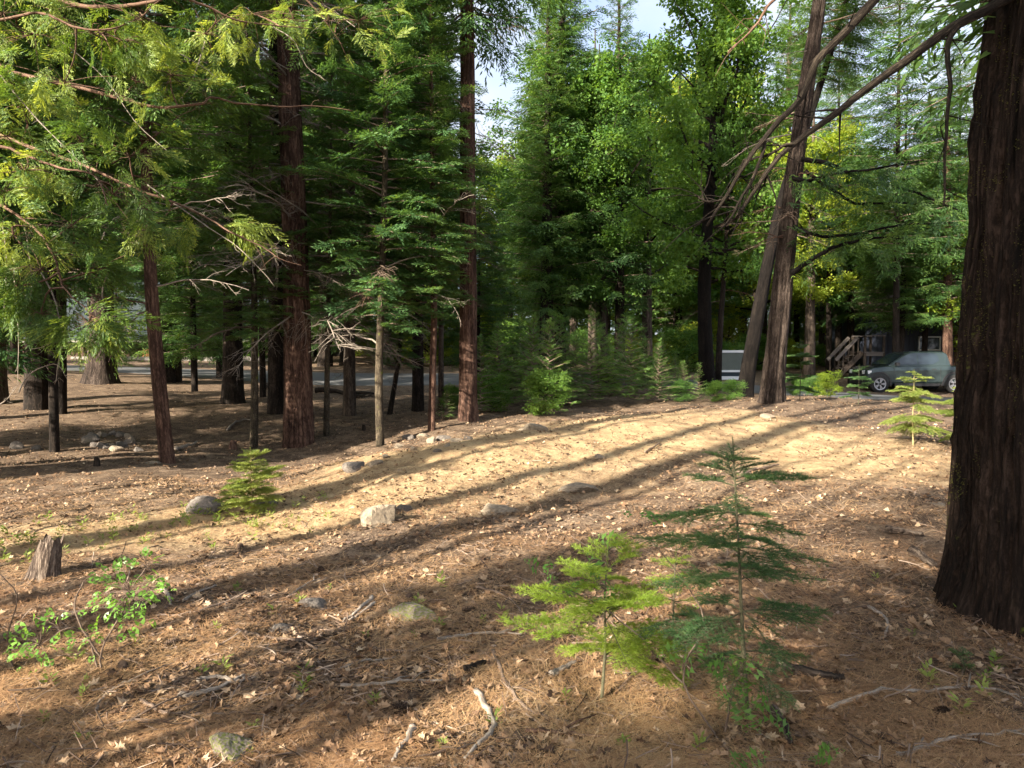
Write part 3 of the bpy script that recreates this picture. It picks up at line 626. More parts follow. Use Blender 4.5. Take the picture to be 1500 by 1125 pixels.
# --- wood beyond the road
r = np.random.default_rng(77)
def landmark(px):
    for lim, s_ in ((100, 'the thin black trunk'), (250, 'the slim reddish leaning trunk'), (400, 'the thin bent trunk'), (500, 'the big red trunk'), (600, 'the layered fir boughs'), (750, 'the tall straight trunk'), (850, 'the tall centre cedar'), (960, 'the roadside thicket'), (1080, 'the dark oak'), (1180, 'the big brown trunk'), (1270, 'the wooden stairs'), (1420, 'the dark cabin')):
        if px < lim: return s_
    return 'the huge mossy trunk'
kinds = [('cedar', 17, .26, 'dark', 'conifer_tree', 'needled'), ('firopen', 20, .3, 'grey', 'conifer_tree', 'open crowned'), ('broad', 14, .2, 'grey', 'broadleaf_tree', 'green leafy'), ('broady', 13, .2, 'grey', 'broadleaf_tree', 'yellow green leafy'), ('cedar', 17, .3, 'red', 'conifer_tree', 'red barked needled')]
for i in range(120):
    row = i // 40
    px = -160 + (i % 40) * 46 + r.normal(0, 18); Y = (41, 54, 72)[row] + r.uniform(-4, 7)
    if 1195 < px < 1420 and Y < 47: Y += 9
    if px < 420 and Y < 56: Y += 14
    if abs(px - 716) < (95, 70, 0)[row]: continue
    if px > 860 and row < 2 and r.random() < .30: continue
    if 1150 < px < 1445 and r.random() < .3: continue
    w = [.32, .30, .15, .05, .18] if px < 620 else ([.25, .15, .36, .14, .1] if px < 1150 else [.10, .05, .22, .60, .03])
    kk = kinds[r.choice(5, p=w)]; b = at(px, Y)
    t = thing(kk[4], 'tall %s tree, %s row, beyond %s' % (kk[5], ('front', 'middle', 'back')[row], landmark(px)), 'tree', b, r.uniform(0, TAU), kk[5] + ' trees of the wood beyond the road')
    s = r.uniform(1.05, 1.45) * (1, 1.2, 1.35)[row] * ((.85 if row == 2 else .6) if 650 < px < 790 else 1) * (.72 if 1150 < px < 1445 and r.random() < .6 else 1); link('trunk', generic_trunk(kk[3], kk[1], kk[2]), t).scale = (s, s, s)
    c = link('crown', CR[kk[0]][r.integers(0, len(CR[kk[0]]))], t); c.scale = (s * 1.15, s * 1.15, s); c.location = (0, 0, -1.2 * r.random())
for i in range(34):
    px = -60 + i * 49 + r.normal(0, 12); k = 'bushy' if i % 2 else 'bush'; Y = r.uniform(82, 92)
    t = thing('bush', 'tall %s thicket closing the wood, beyond %s' % ('yellow green' if k == 'bushy' else 'green', landmark(px)), 'bush', at(px, Y) - [0, 0, .2], r.uniform(0, TAU), 'thickets closing the far edge of the wood')
    s = r.uniform(1.9, 2.8); c = link('foliage', CR[k][r.integers(0, 2)], t); c.scale = (s * 1.5, s * 1.5, s)
for (px_, Y_, z_) in [(1318, 36.8, 1.9), (1352, 38.2, 2.4)]:
    t = thing('conifer_tree', 'drooping cedar hanging over the dark cabin, %s' % ('above the truck bonnet' if px_ == 1318 else 'above the truck cabin'), 'tree', at(px_, Y_)); link('trunk', generic_trunk('dark', 17, .26), t).scale = (.6, .6, .9)
    c = link('crown', CR['cedar'][0 if px_ == 1318 else 2], t); c.scale = (1.15, 1.15, .8); c.location = (0, 0, z_ - .6)
# understorey bushes beyond the road
for i in range(46):
    px = 380 + i * 24 + r.normal(0, 12); Y = r.uniform(35, 50)
    if 1205 < px < 1430 and Y < 46: continue
    if px < 620: Y += 8
    k = 'bushy' if r.random() < (.7 if px > 900 else .4) else 'bush'
    t = thing('bush', 'leafy %s bush across the road, beyond %s' % ('yellow green' if k == 'bushy' else 'green', landmark(px)), 'bush', at(px, Y) - [0, 0, .1], r.uniform(0, TAU), 'bushes beyond the road')
    s = r.uniform(.45, 1.1); c = link('foliage', CR[k][r.integers(0, 2)], t); c.scale = (s * 1.2, s * 1.2, s)

# unseen trees around the photographer, placed and pruned to shape the shade on the clearing
def shade_tree(label, x, y, H, rr, crown, s, z0=0., name='conifer_tree', bark='grey', sz=None):
    t = thing(name, label, 'tree', (x, y, g1(x, y)), random.uniform(0, TAU))
    k = generic_trunk(bark, H, rr); link('trunk', k, t)
    if crown is not None:
        c = link('crown', crown, t); c.scale = (s, s, sz or s); c.location = (0, 0, z0)
    return t
def st(s_, t_): return .695 * t_ + .719 * s_, .719 * t_ - .695 * s_     # s across, t along the run of the shadows
BT = [
 ('tall cedar far behind the photographer to the left', *st(-12.2, -10), 22, .34, None, .6, 5),
 ('slim cedar left of the clearing outside the picture', *st(-12.5, -5), 17, .18, None, .6, 3),
 ('straight cedar with high crown behind the photographer at left', *st(-4.9, -9), 24, .24, C['cedarhi'][1], .55, 11),
 ('slender fir with high crown behind the photographer at left', *st(-5.7, -6.5), 22, .13, C['cedarhi'][0], .45, 11),
 ('tall pine with high crown far left behind the photographer', *st(-7.1, -11), 26, .30, C['cedarhi'][1], .6, 13),
 ('stout cedar behind the photographer shading the path', *st(.9, -8), 24, .36, C['cedarhi'][1], .72, -1),
 ('old cedar well behind the photographer, in line with the huge trunk', *st(-.9, -12), 24, .34, C['cedarhi'][0], .72, -1),
 ('dense fir behind the photographer, in line with the huge trunk', *st(-.45, -5), 14, .14, C['fir'][0], .85, .3),
 ('cedar behind the photographer to the right', *st(1.6, -7), 20, .3, C['cedar'][1], .9, 1),
 ('far cedar behind the photographer', *st(-14.5, -13), 25, .4, None, 1, 0),
 ('added thin bare pole tree behind the photographer, nearest', *st(-3.7, -4), 13, .05, None, 1, 0),  # bare poles added to throw thin streaks of shadow
 ('added thin bare pole tree behind the photographer, beside the slender fir', *st(-4.4, -6), 14, .07, None, 1, 0),
 ('added thin bare pole tree at the left rear of the clearing', *st(-6.5, -4), 14, .06, None, 1, 0),
 ('added thin bare pole tree left of the clearing, outside the picture', *st(-7.7, -2.5), 12, .05, None, 1, 0),
 ('added thin bare pole tree close behind the photographer', *st(-2.6, -5), 11, .05, None, 1, 0),
 ('second added thin bare pole tree close behind the photographer', *st(-3.1, -7), 12, .06, None, 1, 0),
 ('added thin bare pole tree beside the slim cedar at left', *st(-9.4, -3), 13, .06, None, 1, 0),
 ('added thin leaning bare pole tree at the left rear', *st(-8.4, -5), 15, .08, None, 1, 0),
 ('dense cedar far left beside the road, nearer one', -21.5, 27.0, 15, .3, C['cedar'][0], 1.0, 0),
 ('dense cedar far left beside the road, farther one', -25.5, 32.5, 17, .3, C['cedar'][1], 1.15, 0),
 ('dense cedar far left beyond the road', -30.0, 37.0, 17, .3, C['cedar'][2], 1.25, 0),
 ('dense fir at the far left by the blue house', -28.0, 29.0, 17, .3, C['firopen'][1], 1.1, -1),
 ('low cedar left of the fire ring, outside the picture', *st(-13, 1.6), 15, .2, C['cedar'][0], .8, 0),
 ('broad cedar outside the picture at the far left', *st(-16, -.5), 16, .25, C['cedar'][1], .95, 0),
 ('open fir outside the picture at the far left', *st(-19.5, 1.5), 18, .28, C['firopen'][0], .95, -1),
 ('dark cedar far outside the picture at left', *st(-23, 4), 18, .28, C['cedar'][2], 1.1, 0),
 ('dark fir standing left of the fire ring clearing, outside the picture', -12.5, 9.5, 20, .26, C['cedarhi'][1], .8, -2),
]
for a in BT: shade_tree(*a)
# small unseen leafy trees, added behind the photographer to shade the foreground
for i, (s_, t_, H_, k, v, z_) in enumerate([(-3.3, -4.4, 3.9, 'broad', 0, .5), (-.5, -3.4, 4.4, 'broad', 1, .2), (1.2, -3.2, 3.6, 'broad', 0, 0)]):
    x, y = st(s_, t_); t = thing('added_young_oak', ['added young oak behind the photographer at left', 'added young oak close behind the photographer', 'added young oak behind the photographer at right', 'slim added young oak beyond the left shoulder of the photographer'][i], 'oak', (x, y, g1(x, y)))
    c = link('crown', CR[k][v], t); s__ = H_ / 13; c.scale = (s__, s__, s__); c.location = (0, 0, z_); link('trunk', generic_trunk('grey', 13, .2), t).scale = (s__, s__, s__)

# ------------------------------------------------------------------ big mossy trunk at the right
b0 = P3(1545, 960, 4.25); b0[2] = g1(b0[0], b0[1])
T = thing('cedar_tree', 'huge dark furrowed trunk with mossy left edge at the right side of the picture', 'tree', b0)
pts = [np.array([0, 0, -.3]), np.zeros(3), P3(1548, 700, 4.25) - b0, P3(1556, 450, 4.25) - b0, P3(1588, 0, 4.25) - b0]; pts += [pts[-1] + [.6, .1, 4], pts[-1] + [1.6, .3, 14]]
pts = np.array(pts); BR = np.array([.53, .53, .50, .475, .455, .36, .08])
bigm = trunk_mesh(pts, BR, M['redmoss'], 520, 460, .075, .52, .24, 3, 4.6)
link('trunk', bigm, T)
cc = link('crown', CR['cedarhi'][1], T); cc.scale = (.9, .9, .8); cc.location = (1.2, .2, -1.0)
mv = np.empty(len(bigm.vertices) * 3, np.float32); bigm.vertices.foreach_get('co', mv); mv = mv.reshape(-1, 3)
ctr = np.array([np.interp(mv[:, 2], pts[:, 2], pts[:, a]) for a in (0, 1)]).T; rad = mv[:, :2] - ctr
ang = np.arctan2(rad[:, 1], rad[:, 0]); w = np.exp(-((np.abs(ang) - math.pi * .93) / .35) ** 2) * (mv[:, 2] > .6) * (mv[:, 2] < 4.5) * (fbm(mv[:, 0] * 7, mv[:, 1] * 7, mv[:, 2] * 5, 3, 4) > .16)
idx = rng.choice(len(mv), 5200, p=w / w.sum()); Pm = mv[idx] + rng.normal(0, .012, (len(idx), 3)) * [.3, 1, 1.6]; Rn = np.concatenate([norm(rad[idx]), np.zeros((len(idx), 1))], 1)
mb = MB(); D_ = norm(Rn + rng.normal(0, .5, Rn.shape) + [0, 0, -.3]); v, q, t_ = quads_leaf(Pm - Rn * .004, D_, norm(rng.normal(0, 1, Rn.shape)), rng.uniform(.005, .016, len(Pm)), rng.uniform(.004, .008, len(Pm)))
mb.add(v, q, tint=np.repeat(rng.random(len(Pm)), 4)); moss_m = leaf_mat('moss', (.035, .036, .010), (.08, .08, .018), (.15, .14, .03), .2, .9)
mb.obj('moss', moss_m, T, kind='stuff')
mb = MB(); K_ = 520; rg = np.random.default_rng(5)
for c in range(420):
    j0 = int((rg.uniform(math.pi * .78, math.pi * 1.85) / TAU) * K_); i0 = rg.integers(20, 395); ln = rg.integers(18, 60); ii = np.arange(i0, min(i0 + ln, 455), 4); jj = (j0 + np.round(np.cumsum(rg.normal(0, .7, len(ii))))).astype(int) % K_
    if len(ii) < 4: continue
    pp_ = mv[ii * K_ + jj]; cc_ = ctr[ii * K_ + jj]; o_ = np.concatenate([norm(pp_[:, :2] - cc_), np.zeros((len(ii), 1))], 1); u_ = np.linspace(0, 1, len(ii)); rr2 = rg.uniform(.006, .013) * np.sin(math.pi * (u_ * .86 + .07)) ** .5
    tube(mb, pp_ + o_ * (rr2 * .3)[:, None] + o_ * (rg.choice([0, 0, .012]) * u_ ** 3)[:, None], rr2, 6, 0, jag=.35)
mb.obj('bark_ridge', M['redmoss'], T, kind='stuff')
def limb(parent, origin, px_pts, r0, r1, mat, k=8, name='dead_branch', n=26, jit=.006):
    p = np.array([P3(*a) for a in px_pts]) - origin; p = smooth_path(p, n) + np.cumsum(rng.normal(0, jit, (n, 3)), 0) * .5
    mb = MB()
    for c_ in range(int(n * .45) if n > 15 else 3):
        i_ = rng.integers(n // 4, n - 1); d_ = norm(norm(p[min(i_ + 1, n - 1)] - p[i_ - 1]) * .6 + rng.normal(0, .6, 3)); l_ = rng.uniform(.06, .32) * (1 if n > 15 else .4)
        e_ = smooth_path(np.stack([p[i_], p[i_] + d_ * l_ * .5 + rng.normal(0, .015, 3), p[i_] + d_ * l_ + [0, 0, -.15 * l_]]), 5); tube(mb, e_, np.linspace(max(r1 * .8, .003), .0012, 5), 4, 0, cap=False)
    tube(mb, p, r0 + (r1 - r0) * np.linspace(0, 1, n) ** .8, k, 0, jag=.12); mb.obj(name, M[mat], parent, smooth=True)
    return p
limb(T, b0, [(1575, -60, 4.25), (1465, 2, 4.1), (1390, 42, 4.0), (1320, 95, 3.95), (1260, 140, 3.9), (1210, 180, 3.85), (1150, 225, 3.8), (1120, 265, 3.78), (1087, 318, 3.75)], .034, .009, 'deadwood', 10)
limb(T, b0, [(1160, 212, 3.8), (1128, 232, 3.85), (1090, 245, 3.95)], .010, .004, 'deadwood')
limb(T, b0, [(1600, -330, 4.3), (1420, -160, 4.1), (1290, -10, 4.0), (1235, 50, 3.95), (1195, 95, 3.9), (1172, 145, 3.9), (1130, 190, 3.85), (1100, 230, 3.8), (1070, 285, 3.8), (1038, 336, 3.8)], .034, .007, 'deadwood', 10)
limb(T, b0, [(1124, 196, 3.85), (1115, 235, 3.8), (1085, 290, 3.75), (1072, 312, 3.72), (1048, 342, 3.7)], .011, .005, 'deadwood')
limb(T, b0, [(1075, 290, 3.78), (1045, 298, 3.85), (1022, 290, 3.9)], .007, .004, 'deadwood')
limb(T, b0, [(1425, 20, 4.05), (1398, 45, 4.0), (1387, 75, 3.95), (1394, 125, 3.9), (1392, 180, 3.88), (1388, 240, 3.86), (1387, 300, 3.85)], .020, .005, 'deadwood', 9)
limb(T, b0, [(1300, -60, 5.0), (1150, -10, 5.0), (1110, 40, 5.0), (1070, 80, 5.0)], .016, .005, 'limb', 7)

# ------------------------------------------------------------------ near cedar at the left, its boughs reaching into the picture
bc0 = np.array([-8.2, 8.6, g1(-8.2, 8.6)])
NC = thing('cedar_tree', 'near cedar just outside the picture, its sunlit boughs hanging across the upper left', 'tree', bc0)
link('trunk', trunk_mesh([(0, 0, -.3), (0, 0, 0), (.05, 0, 5), (.1, .1, 12), (.1, .1, 17)], [.33, .33, .27, .14, .03], M['red'], 40, 60, .04, .5, .5, 8), NC)
c_ = link('crown', CR['cedar'][2], NC); c_.scale = (.75, .75, .75); c_.location = (0, 0, 4.6)
LIMBS = [
 [(-300, 60, 6.9), (-60, -15, 6.6), (60, -4, 6.4), (130, 12, 6.3), (180, 13, 6.2), (225, 5, 6.2), (250, -4, 6.3), (300, 14, 6.5), (340, 32, 6.6), (400, 42, 6.8), (450, 46, 7.0)],
 [(-300, 90, 6.9), (-60, 85, 6.7), (30, 108, 6.5), (130, 131, 6.3), (180, 146, 6.2), (235, 157, 6.2), (290, 152, 6.3), (305, 143, 6.4), (345, 152, 6.5), (410, 157, 6.7), (470, 158, 6.9), (515, 165, 7.0)],
 [(-300, 170, 6.9), (-60, 185, 6.2), (40, 215, 5.9), (100, 235, 5.7), (140, 250, 5.6), (205, 280, 5.5), (250, 293, 5.5), (300, 315, 5.5), (340, 340, 5.4), (390, 365, 5.4), (412, 382, 5.4)],
 [(-300, 190, 6.9), (-40, 212, 5.6), (30, 225, 5.4), (90, 245, 5.2), (140, 256, 5.1), (160, 300, 5.0)],
 [(-300, 320, 6.9), (-60, 300, 5.6), (20, 320, 5.2), (70, 370, 5.0), (90, 430, 4.9), (130, 470, 4.8)],
 [(-300, 20, 6.9), (-40, 30, 6.0), (60, 20, 5.8), (110, 38, 5.7), (160, 40, 5.7), (200, 26, 5.8), (240, -2, 5.8)],
 [(-300, -60, 6.9), (100, -80, 7.4), (300, -60, 7.6), (420, -20, 7.8), (480, 40, 7.9), (510, 90, 8.0)],
]
DZ = 1.25
LIMBS = [[(x_, y_, z_ * DZ) for (x_, y_, z_) in L] for L in LIMBS]
LP_ = []
for i, L in enumerate(LIMBS): LP_.append(limb(NC, bc0, L, (.036, .028, .024, .02, .02, .02, .026)[i], .004, 'limb', 8, 'bough', 44, .008))
allp = np.concatenate(LP_)
CL = [(50,50,6,60),(150,50,5.9,50),(95,120,5.7,60),(15,120,5.6,40),(120,210,5.5,45),(190,230,5.4,50),(165,285,5.2,45),(20,345,5,45),(105,330,5,45),(60,395,4.9,45),(150,395,5,40),(130,475,4.8,30),(155,470,4.8,22),(25,420,4.9,35),
      (430,30,7.6,55),(370,20,7.2,50),(525,30,8,40),(300,50,6.6,50),(250,110,6.2,40),(200,120,6.2,45),(10,200,5.7,40),(35,250,5.4,40),(225,330,5.4,35),(5,20,5.9,50),(210,30,6,40),(480,20,7.8,50),
      (45,150,5.9,40),(350,330,5.6,25),(60,460,4.9,28),(180,60,5.9,40),(75,15,6.1,45),(5,280,5.2,40)]
mbf = MB(); mbw = MB()
for (px, py, Yc, rpx) in CL:
    Yc *= DZ
    c0 = P3(px, py, Yc) - bc0; rr = rpx / FPX * Yc; j = np.argmin(np.linalg.norm(allp - c0, axis=1)); a = allp[j]
    tube(mbw, smooth_path([a, (a + c0) / 2 + rng.normal(0, .04, 3), c0], 6), np.linspace(.010, .005, 6), 4, 0, cap=False)
    n = 17; P_ = c0 + rng.normal(0, 1, (n, 3)) * rr * [.55, .45, .35]
    D_ = norm(norm(P_ - a) * .8 + rng.normal(0, .45, (n, 3)) + [.25, -.1, -.25]); N_ = norm(rng.normal(0, .45, (n, 3)) + [0, -.25, 1])
    for k_ in range(n): tube(mbw, np.array([c0, (c0 + P_[k_]) / 2 + [0, 0, .02], P_[k_]]), [.004, .003, .002], 3, 0, cap=False)
    wv = rng.integers(0, 4, n); R_ = rotm(D_, N_); tt = np.clip(rng.normal(.62, .28) + rng.normal(0, .15, n), 0, 1)
    for ti in range(4): k = wv == ti; stamp(mbf, CED_HI[ti], P_[k], R_[k], rng.uniform(.65, 1.2, n)[k], 0, tt[k])
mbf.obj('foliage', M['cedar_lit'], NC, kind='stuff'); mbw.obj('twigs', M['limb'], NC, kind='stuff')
for pth in [[(60,400,4.9),(78,440,4.9),(90,490,4.9),(105,520,4.9),(128,560,4.9)],[(100,560,4.85),(82,535,4.85),(45,550,4.85),(28,575,4.85)][::-1],[(86,480,4.9),(70,505,4.9),(45,512,4.9)],[(92,505,4.9),(84,540,4.9),(80,562,4.9)],
            [(20,380,5.1),(22,450,5.1),(26,500,5.1),(24,565,5.1)],[(35,330,5.1),(44,370,5.1),(48,420,5.1),(42,470,5.1)],[(160,395,5.2),(150,430,5.2),(165,470,5.2),(180,520,5.2)],[(-10,595,5.0),(10,585,5.0),(26,565,5.0)],
            [(215,270,5.6),(300,330,5.6),(350,365,5.5),(385,400,5.5),(400,420,5.5)],[(5,330,5.4),(12,400,5.4),(8,460,5.4)],[(90,60,6),(150,110,6),(200,180,6),(255,230,6)],[(300,60,6.6),(280,120,6.5),(260,150,6.4)],
            [(400,40,7.2),(430,60,7.2),(450,100,7.3),(480,120,7.3)],[(230,60,6.3),(300,100,6.4),(320,120,6.4)],[(0,110,5.6),(50,170,5.5),(110,230,5.4),(150,270,5.3)]]:
    limb(NC, bc0, [(x_, y_, z_ * DZ) for (x_, y_, z_) in pth], .008, .002, 'greytwig', 5, 'dead_twig', 12, .006)

# long bare branches of the leaning pair over the road, curving right
for pth, r0 in [([(1160,262,16),(1190,268,15.6),(1230,255,15.2),(1290,248,15),(1350,235,15)],.035),([(1175,232,16),(1215,235,15.8),(1270,262,15.6),(1320,270,15.5),(1360,285,15.5),(1400,300,15.4)],.04),
                ([(1165,330,16),(1205,345,15.8),(1260,340,15.6),(1330,330,15.5),(1400,326,15.5)],.035),([(1160,400,16),(1200,370,15.8),(1260,350,15.6),(1320,345,15.4)],.045),([(1180,250,16),(1240,300,15.8),(1290,305,15.6),(1380,305,15.5)],.03)]:
    q0 = P3(*pth[0])
    o = thing('dead_branch', 'long bare limb', 'branch', q0) if False else None
    pair = [x for x in bpy.data.objects if x.get('label', '').startswith('big brown furrowed trunk')][0]
    pl = limb(pair, np.array(pair.location), pth, r0 * 1.5, .014, 'black', 6, 'bough', 20, .03)
    mbx = MB(); Ps = pl[4:] + rng.normal(0, .12, pl[4:].shape); Ps = np.concatenate([Ps, Ps + rng.normal(0, .2, Ps.shape), Ps + rng.normal(0, .3, Ps.shape)]); D_ = norm(rng.normal(0, .7, Ps.shape) + [.4, 0, -.3])
    stamp(mbx, CED_LO[0], Ps, rotm(D_, rng.normal(0, .3, Ps.shape) + [0, 0, 1]), rng.uniform(.5, 1.0, len(Ps))); mbx.obj('foliage', M['cedar'], pair, kind='stuff')

# ------------------------------------------------------------------ young firs with real needles
def needle_twig(mb, p, nl, nw, step, mat=1, r0=.0015, comb=.5):
    seg = np.linalg.norm(np.diff(p, axis=0), axis=1); L = seg.sum(); n = max(3, int(L / step)); cl = np.concatenate([[0], seg.cumsum()])
    s = np.linspace(0, L, n); c = np.stack([np.interp(s, cl, p[:, a]) for a in range(3)], 1); t = norm(np.gradient(c, axis=0))
    side = norm(np.cross(t, [0, 0, 1.0]) + 1e-6); up = np.cross(side, t)
    sg = np.where(np.arange(n) % 2, 1, -1)[:, None]; ph = rng.uniform(-.5, 1.1, (n, 1)) * comb * 2
    D = norm(t * rng.uniform(.35, .9, (n, 1)) + side * sg * np.cos(ph) + up * np.sin(ph)); Wv = norm(np.cross(D, rng.normal(0, 1, (n, 3)))) * nw / 2
    l = nl * rng.uniform(.75, 1.15, (n, 1)) * np.minimum(1, .55 + (1 - s / L)[:, None] * 1.6)
    v = np.stack([c - Wv, c + Wv, c + D * l], 1).reshape(-1, 3); tt = np.clip(rng.normal(.45, .14, n) + .35 * (s / L > .8), 0, 1)
    mb.add(v, t=np.arange(3 * n).reshape(-1, 3), mat=mat, tint=np.repeat(tt, 3), bc=v)
def fir_branch(L, az, el, droop, nl, nw, step, sidef, mats, parent, loc, r0=.004):
    n = 9; s = np.linspace(0, 1, n); bend = rng.normal(0, .06)
    h = np.stack([s, bend * s * s, math.tan(el) * s - droop * s * s + droop * .45 * s ** 4], 1) * L
    R = np.array([[math.cos(az), -math.sin(az), 0], [math.sin(az), math.cos(az), 0], [0, 0, 1]]); p = h @ R.T
    mb = MB(); tube(mb, p, np.linspace(r0, .001, n), 5, 0, cap=False)
    needle_twig(mb, p[1:], nl, nw, step)
    m = max(2, int(L / .045))
    for i in range(m):
        f = .2 + .72 * i / m; q = f * (n - 1); i0 = int(q); a = p[i0] + (p[i0+1] - p[i0]) * (q - i0); d = norm(p[i0+1] - p[i0])
        for sg in (-1, 1):
            if rng.random() < .12: continue
            an = sg * rng.uniform(.65, .95); dd = np.array([d[0]*math.cos(an) - d[1]*math.sin(an), d[0]*math.sin(an) + d[1]*math.cos(an), d[2] + rng.normal(0, .05)])
            l = L * sidef * (1 - f) ** .8 * rng.uniform(.7, 1.1) + .02
            e = np.stack([a, a + dd * l * .5 + [0, 0, .004], a + dd * l + [0, 0, -.06 * l]]); e = smooth_path(e, 5)
            tube(mb, e, np.linspace(.0016, .0007, 5), 3, 0, cap=False); needle_twig(mb, e, nl, nw, step)
            if l > .11:
                for sg2 in (-1, 1):
                    dd2 = norm(dd + sg2 * np.cross(dd, [0, 0, 1]) * .8); e2 = np.stack([e[2], e[2] + dd2 * l * .25, e[2] + dd2 * l * .45]); needle_twig(mb, e2, nl, nw, step)
    mb.obj('branch', mats, parent, loc)
def sapling(label, base, top, whorls, mats, nl, nw, step, nper=5, droop=.3, el=.25, sidef=.5, r0=.010, skip=.1, var=(.65, 1.15), name='fir_sapling', cat='sapling'):
    t = thing(name, label, cat, base); top = np.asarray(top) - base; H = top[2]
    c = smooth_path([np.zeros(3) - [0, 0, .05], top * .33 + [rng.normal(0, .01), 0, 0], top * .66 + [rng.normal(0, .01), 0, 0], top], 14)
    mb = MB(); tube(mb, c, np.linspace(r0, .0015, 14), 8, 0); needle_twig(mb, c[-4:], nl * .8, nw, step, mat=1); mb.obj('stem', mats, t, smooth=False)
    az = rng.uniform(0, TAU)
    for (hf, L, e_) in whorls:
        a = np.array([np.interp(hf * H, c[:, 2], c[:, k]) for k in range(3)]); az += .6
        for i in range(nper):
            if rng.random() < skip: continue
            fir_branch(L * rng.uniform(*var), az + i * TAU / nper + rng.normal(0, .25), e_ + rng.normal(0, .12), droop * rng.uniform(.7, 1.3), nl, nw, step, sidef, mats, t, a + [0, 0, rng.normal(0, .022)], .0035)
    return t
b = gp(1096, 1060)
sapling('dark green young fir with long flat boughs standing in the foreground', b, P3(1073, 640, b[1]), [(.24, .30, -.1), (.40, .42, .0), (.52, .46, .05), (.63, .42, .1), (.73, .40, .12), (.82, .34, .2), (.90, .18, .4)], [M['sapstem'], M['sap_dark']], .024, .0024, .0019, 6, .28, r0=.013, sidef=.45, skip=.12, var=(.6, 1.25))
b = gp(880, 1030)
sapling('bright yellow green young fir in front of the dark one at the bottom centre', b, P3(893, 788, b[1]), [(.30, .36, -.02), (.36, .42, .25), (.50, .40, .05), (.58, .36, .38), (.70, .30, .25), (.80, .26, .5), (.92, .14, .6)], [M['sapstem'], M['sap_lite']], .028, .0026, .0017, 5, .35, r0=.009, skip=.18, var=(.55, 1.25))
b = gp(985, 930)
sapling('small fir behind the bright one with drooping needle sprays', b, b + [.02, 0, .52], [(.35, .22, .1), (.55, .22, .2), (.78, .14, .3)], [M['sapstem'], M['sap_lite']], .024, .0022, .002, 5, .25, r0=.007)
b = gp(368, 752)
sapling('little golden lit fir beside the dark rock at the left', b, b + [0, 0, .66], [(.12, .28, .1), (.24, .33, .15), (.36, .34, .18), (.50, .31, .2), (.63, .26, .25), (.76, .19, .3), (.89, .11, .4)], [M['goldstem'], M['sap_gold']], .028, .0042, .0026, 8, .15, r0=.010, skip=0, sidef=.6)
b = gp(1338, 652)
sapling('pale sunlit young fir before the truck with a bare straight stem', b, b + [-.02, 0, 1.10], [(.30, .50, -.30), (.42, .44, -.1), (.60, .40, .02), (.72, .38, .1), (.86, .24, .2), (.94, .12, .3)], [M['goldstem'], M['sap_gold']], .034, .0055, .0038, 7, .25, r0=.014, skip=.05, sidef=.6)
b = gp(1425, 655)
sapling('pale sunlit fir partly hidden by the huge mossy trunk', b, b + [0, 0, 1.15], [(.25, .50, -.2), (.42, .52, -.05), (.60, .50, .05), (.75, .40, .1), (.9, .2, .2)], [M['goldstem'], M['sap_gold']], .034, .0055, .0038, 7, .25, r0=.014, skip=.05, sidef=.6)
b = gp(1172, 632 - 42)
sapling('green young fir right of the big brown trunk at the road edge', at(1172, 17.5), at(1172, 17.5) + [0, 0, 1.5], [(.2, .6, .1), (.38, .6, .15), (.55, .5, .2), (.7, .38, .2), (.86, .2, .3)], [M['sapstem'], M['sap_dark']], .05, .012, .008, 6, .2, r0=.014)
sapling('green young fir at the road edge left of the truck wheel', at(1258, 17), at(1258, 17) + [0, 0, .95], [(.25, .45, .1), (.45, .42, .15), (.65, .34, .2), (.85, .18, .3)], [M['sapstem'], M['sap_dark']], .05, .012, .008, 6, .2, r0=.012)

# ------------------------------------------------------------------ thicket of young firs and shrubs in the middle
th = []
rr_ = np.random.default_rng(31)
for i in range(48):
    px = 706 + i * 6.4 + rr_.normal(0, 4); py = 610 - 22 * max(0, (px - 800) / 210) - rr_.uniform(0, 34); th.append((px, py, 'youngfir' if rr_.random() < .85 else 'bush'))
th += [(1000, 588, 'youngfir'), (1024, 590, 'youngfir'), (1046, 588, 'bush'), (1072, 586, 'bush'), (660, 600, 'bush'), (655, 615, 'youngfir'), (1192, 572, 'bush'), (1210, 577, 'bushy'), (1168, 568, 'bush')]
ords = ['first', 'second', 'third', 'fourth', 'fifth', 'sixth', 'seventh', 'eighth', 'ninth', 'tenth', 'eleventh', 'twelfth', 'thirteenth', 'fourteenth', 'fifteenth', 'sixteenth', 'seventeenth', 'eighteenth', 'nineteenth', 'twentieth', 'twenty first', 'twenty second', 'twenty third', 'twenty fourth', 'twenty fifth', 'twenty sixth', 'twenty seventh', 'twenty eighth']
ords = ords + [('thirty ' if i_ > 8 else 'twenty ') + ords[i_ % 9] for i_ in range(0)] + ['twenty ninth', 'thirtieth', 'thirty first', 'thirty second', 'thirty third', 'thirty fourth', 'thirty fifth', 'thirty sixth', 'thirty seventh', 'thirty eighth', 'thirty ninth', 'fortieth', 'forty first', 'forty second', 'forty third', 'forty fourth', 'forty fifth', 'forty sixth', 'forty seventh', 'forty eighth', 'forty ninth', 'fiftieth', 'fifty first', 'fifty second', 'fifty third']
th.sort(); cnt = {'f': 0, 'b': 0}
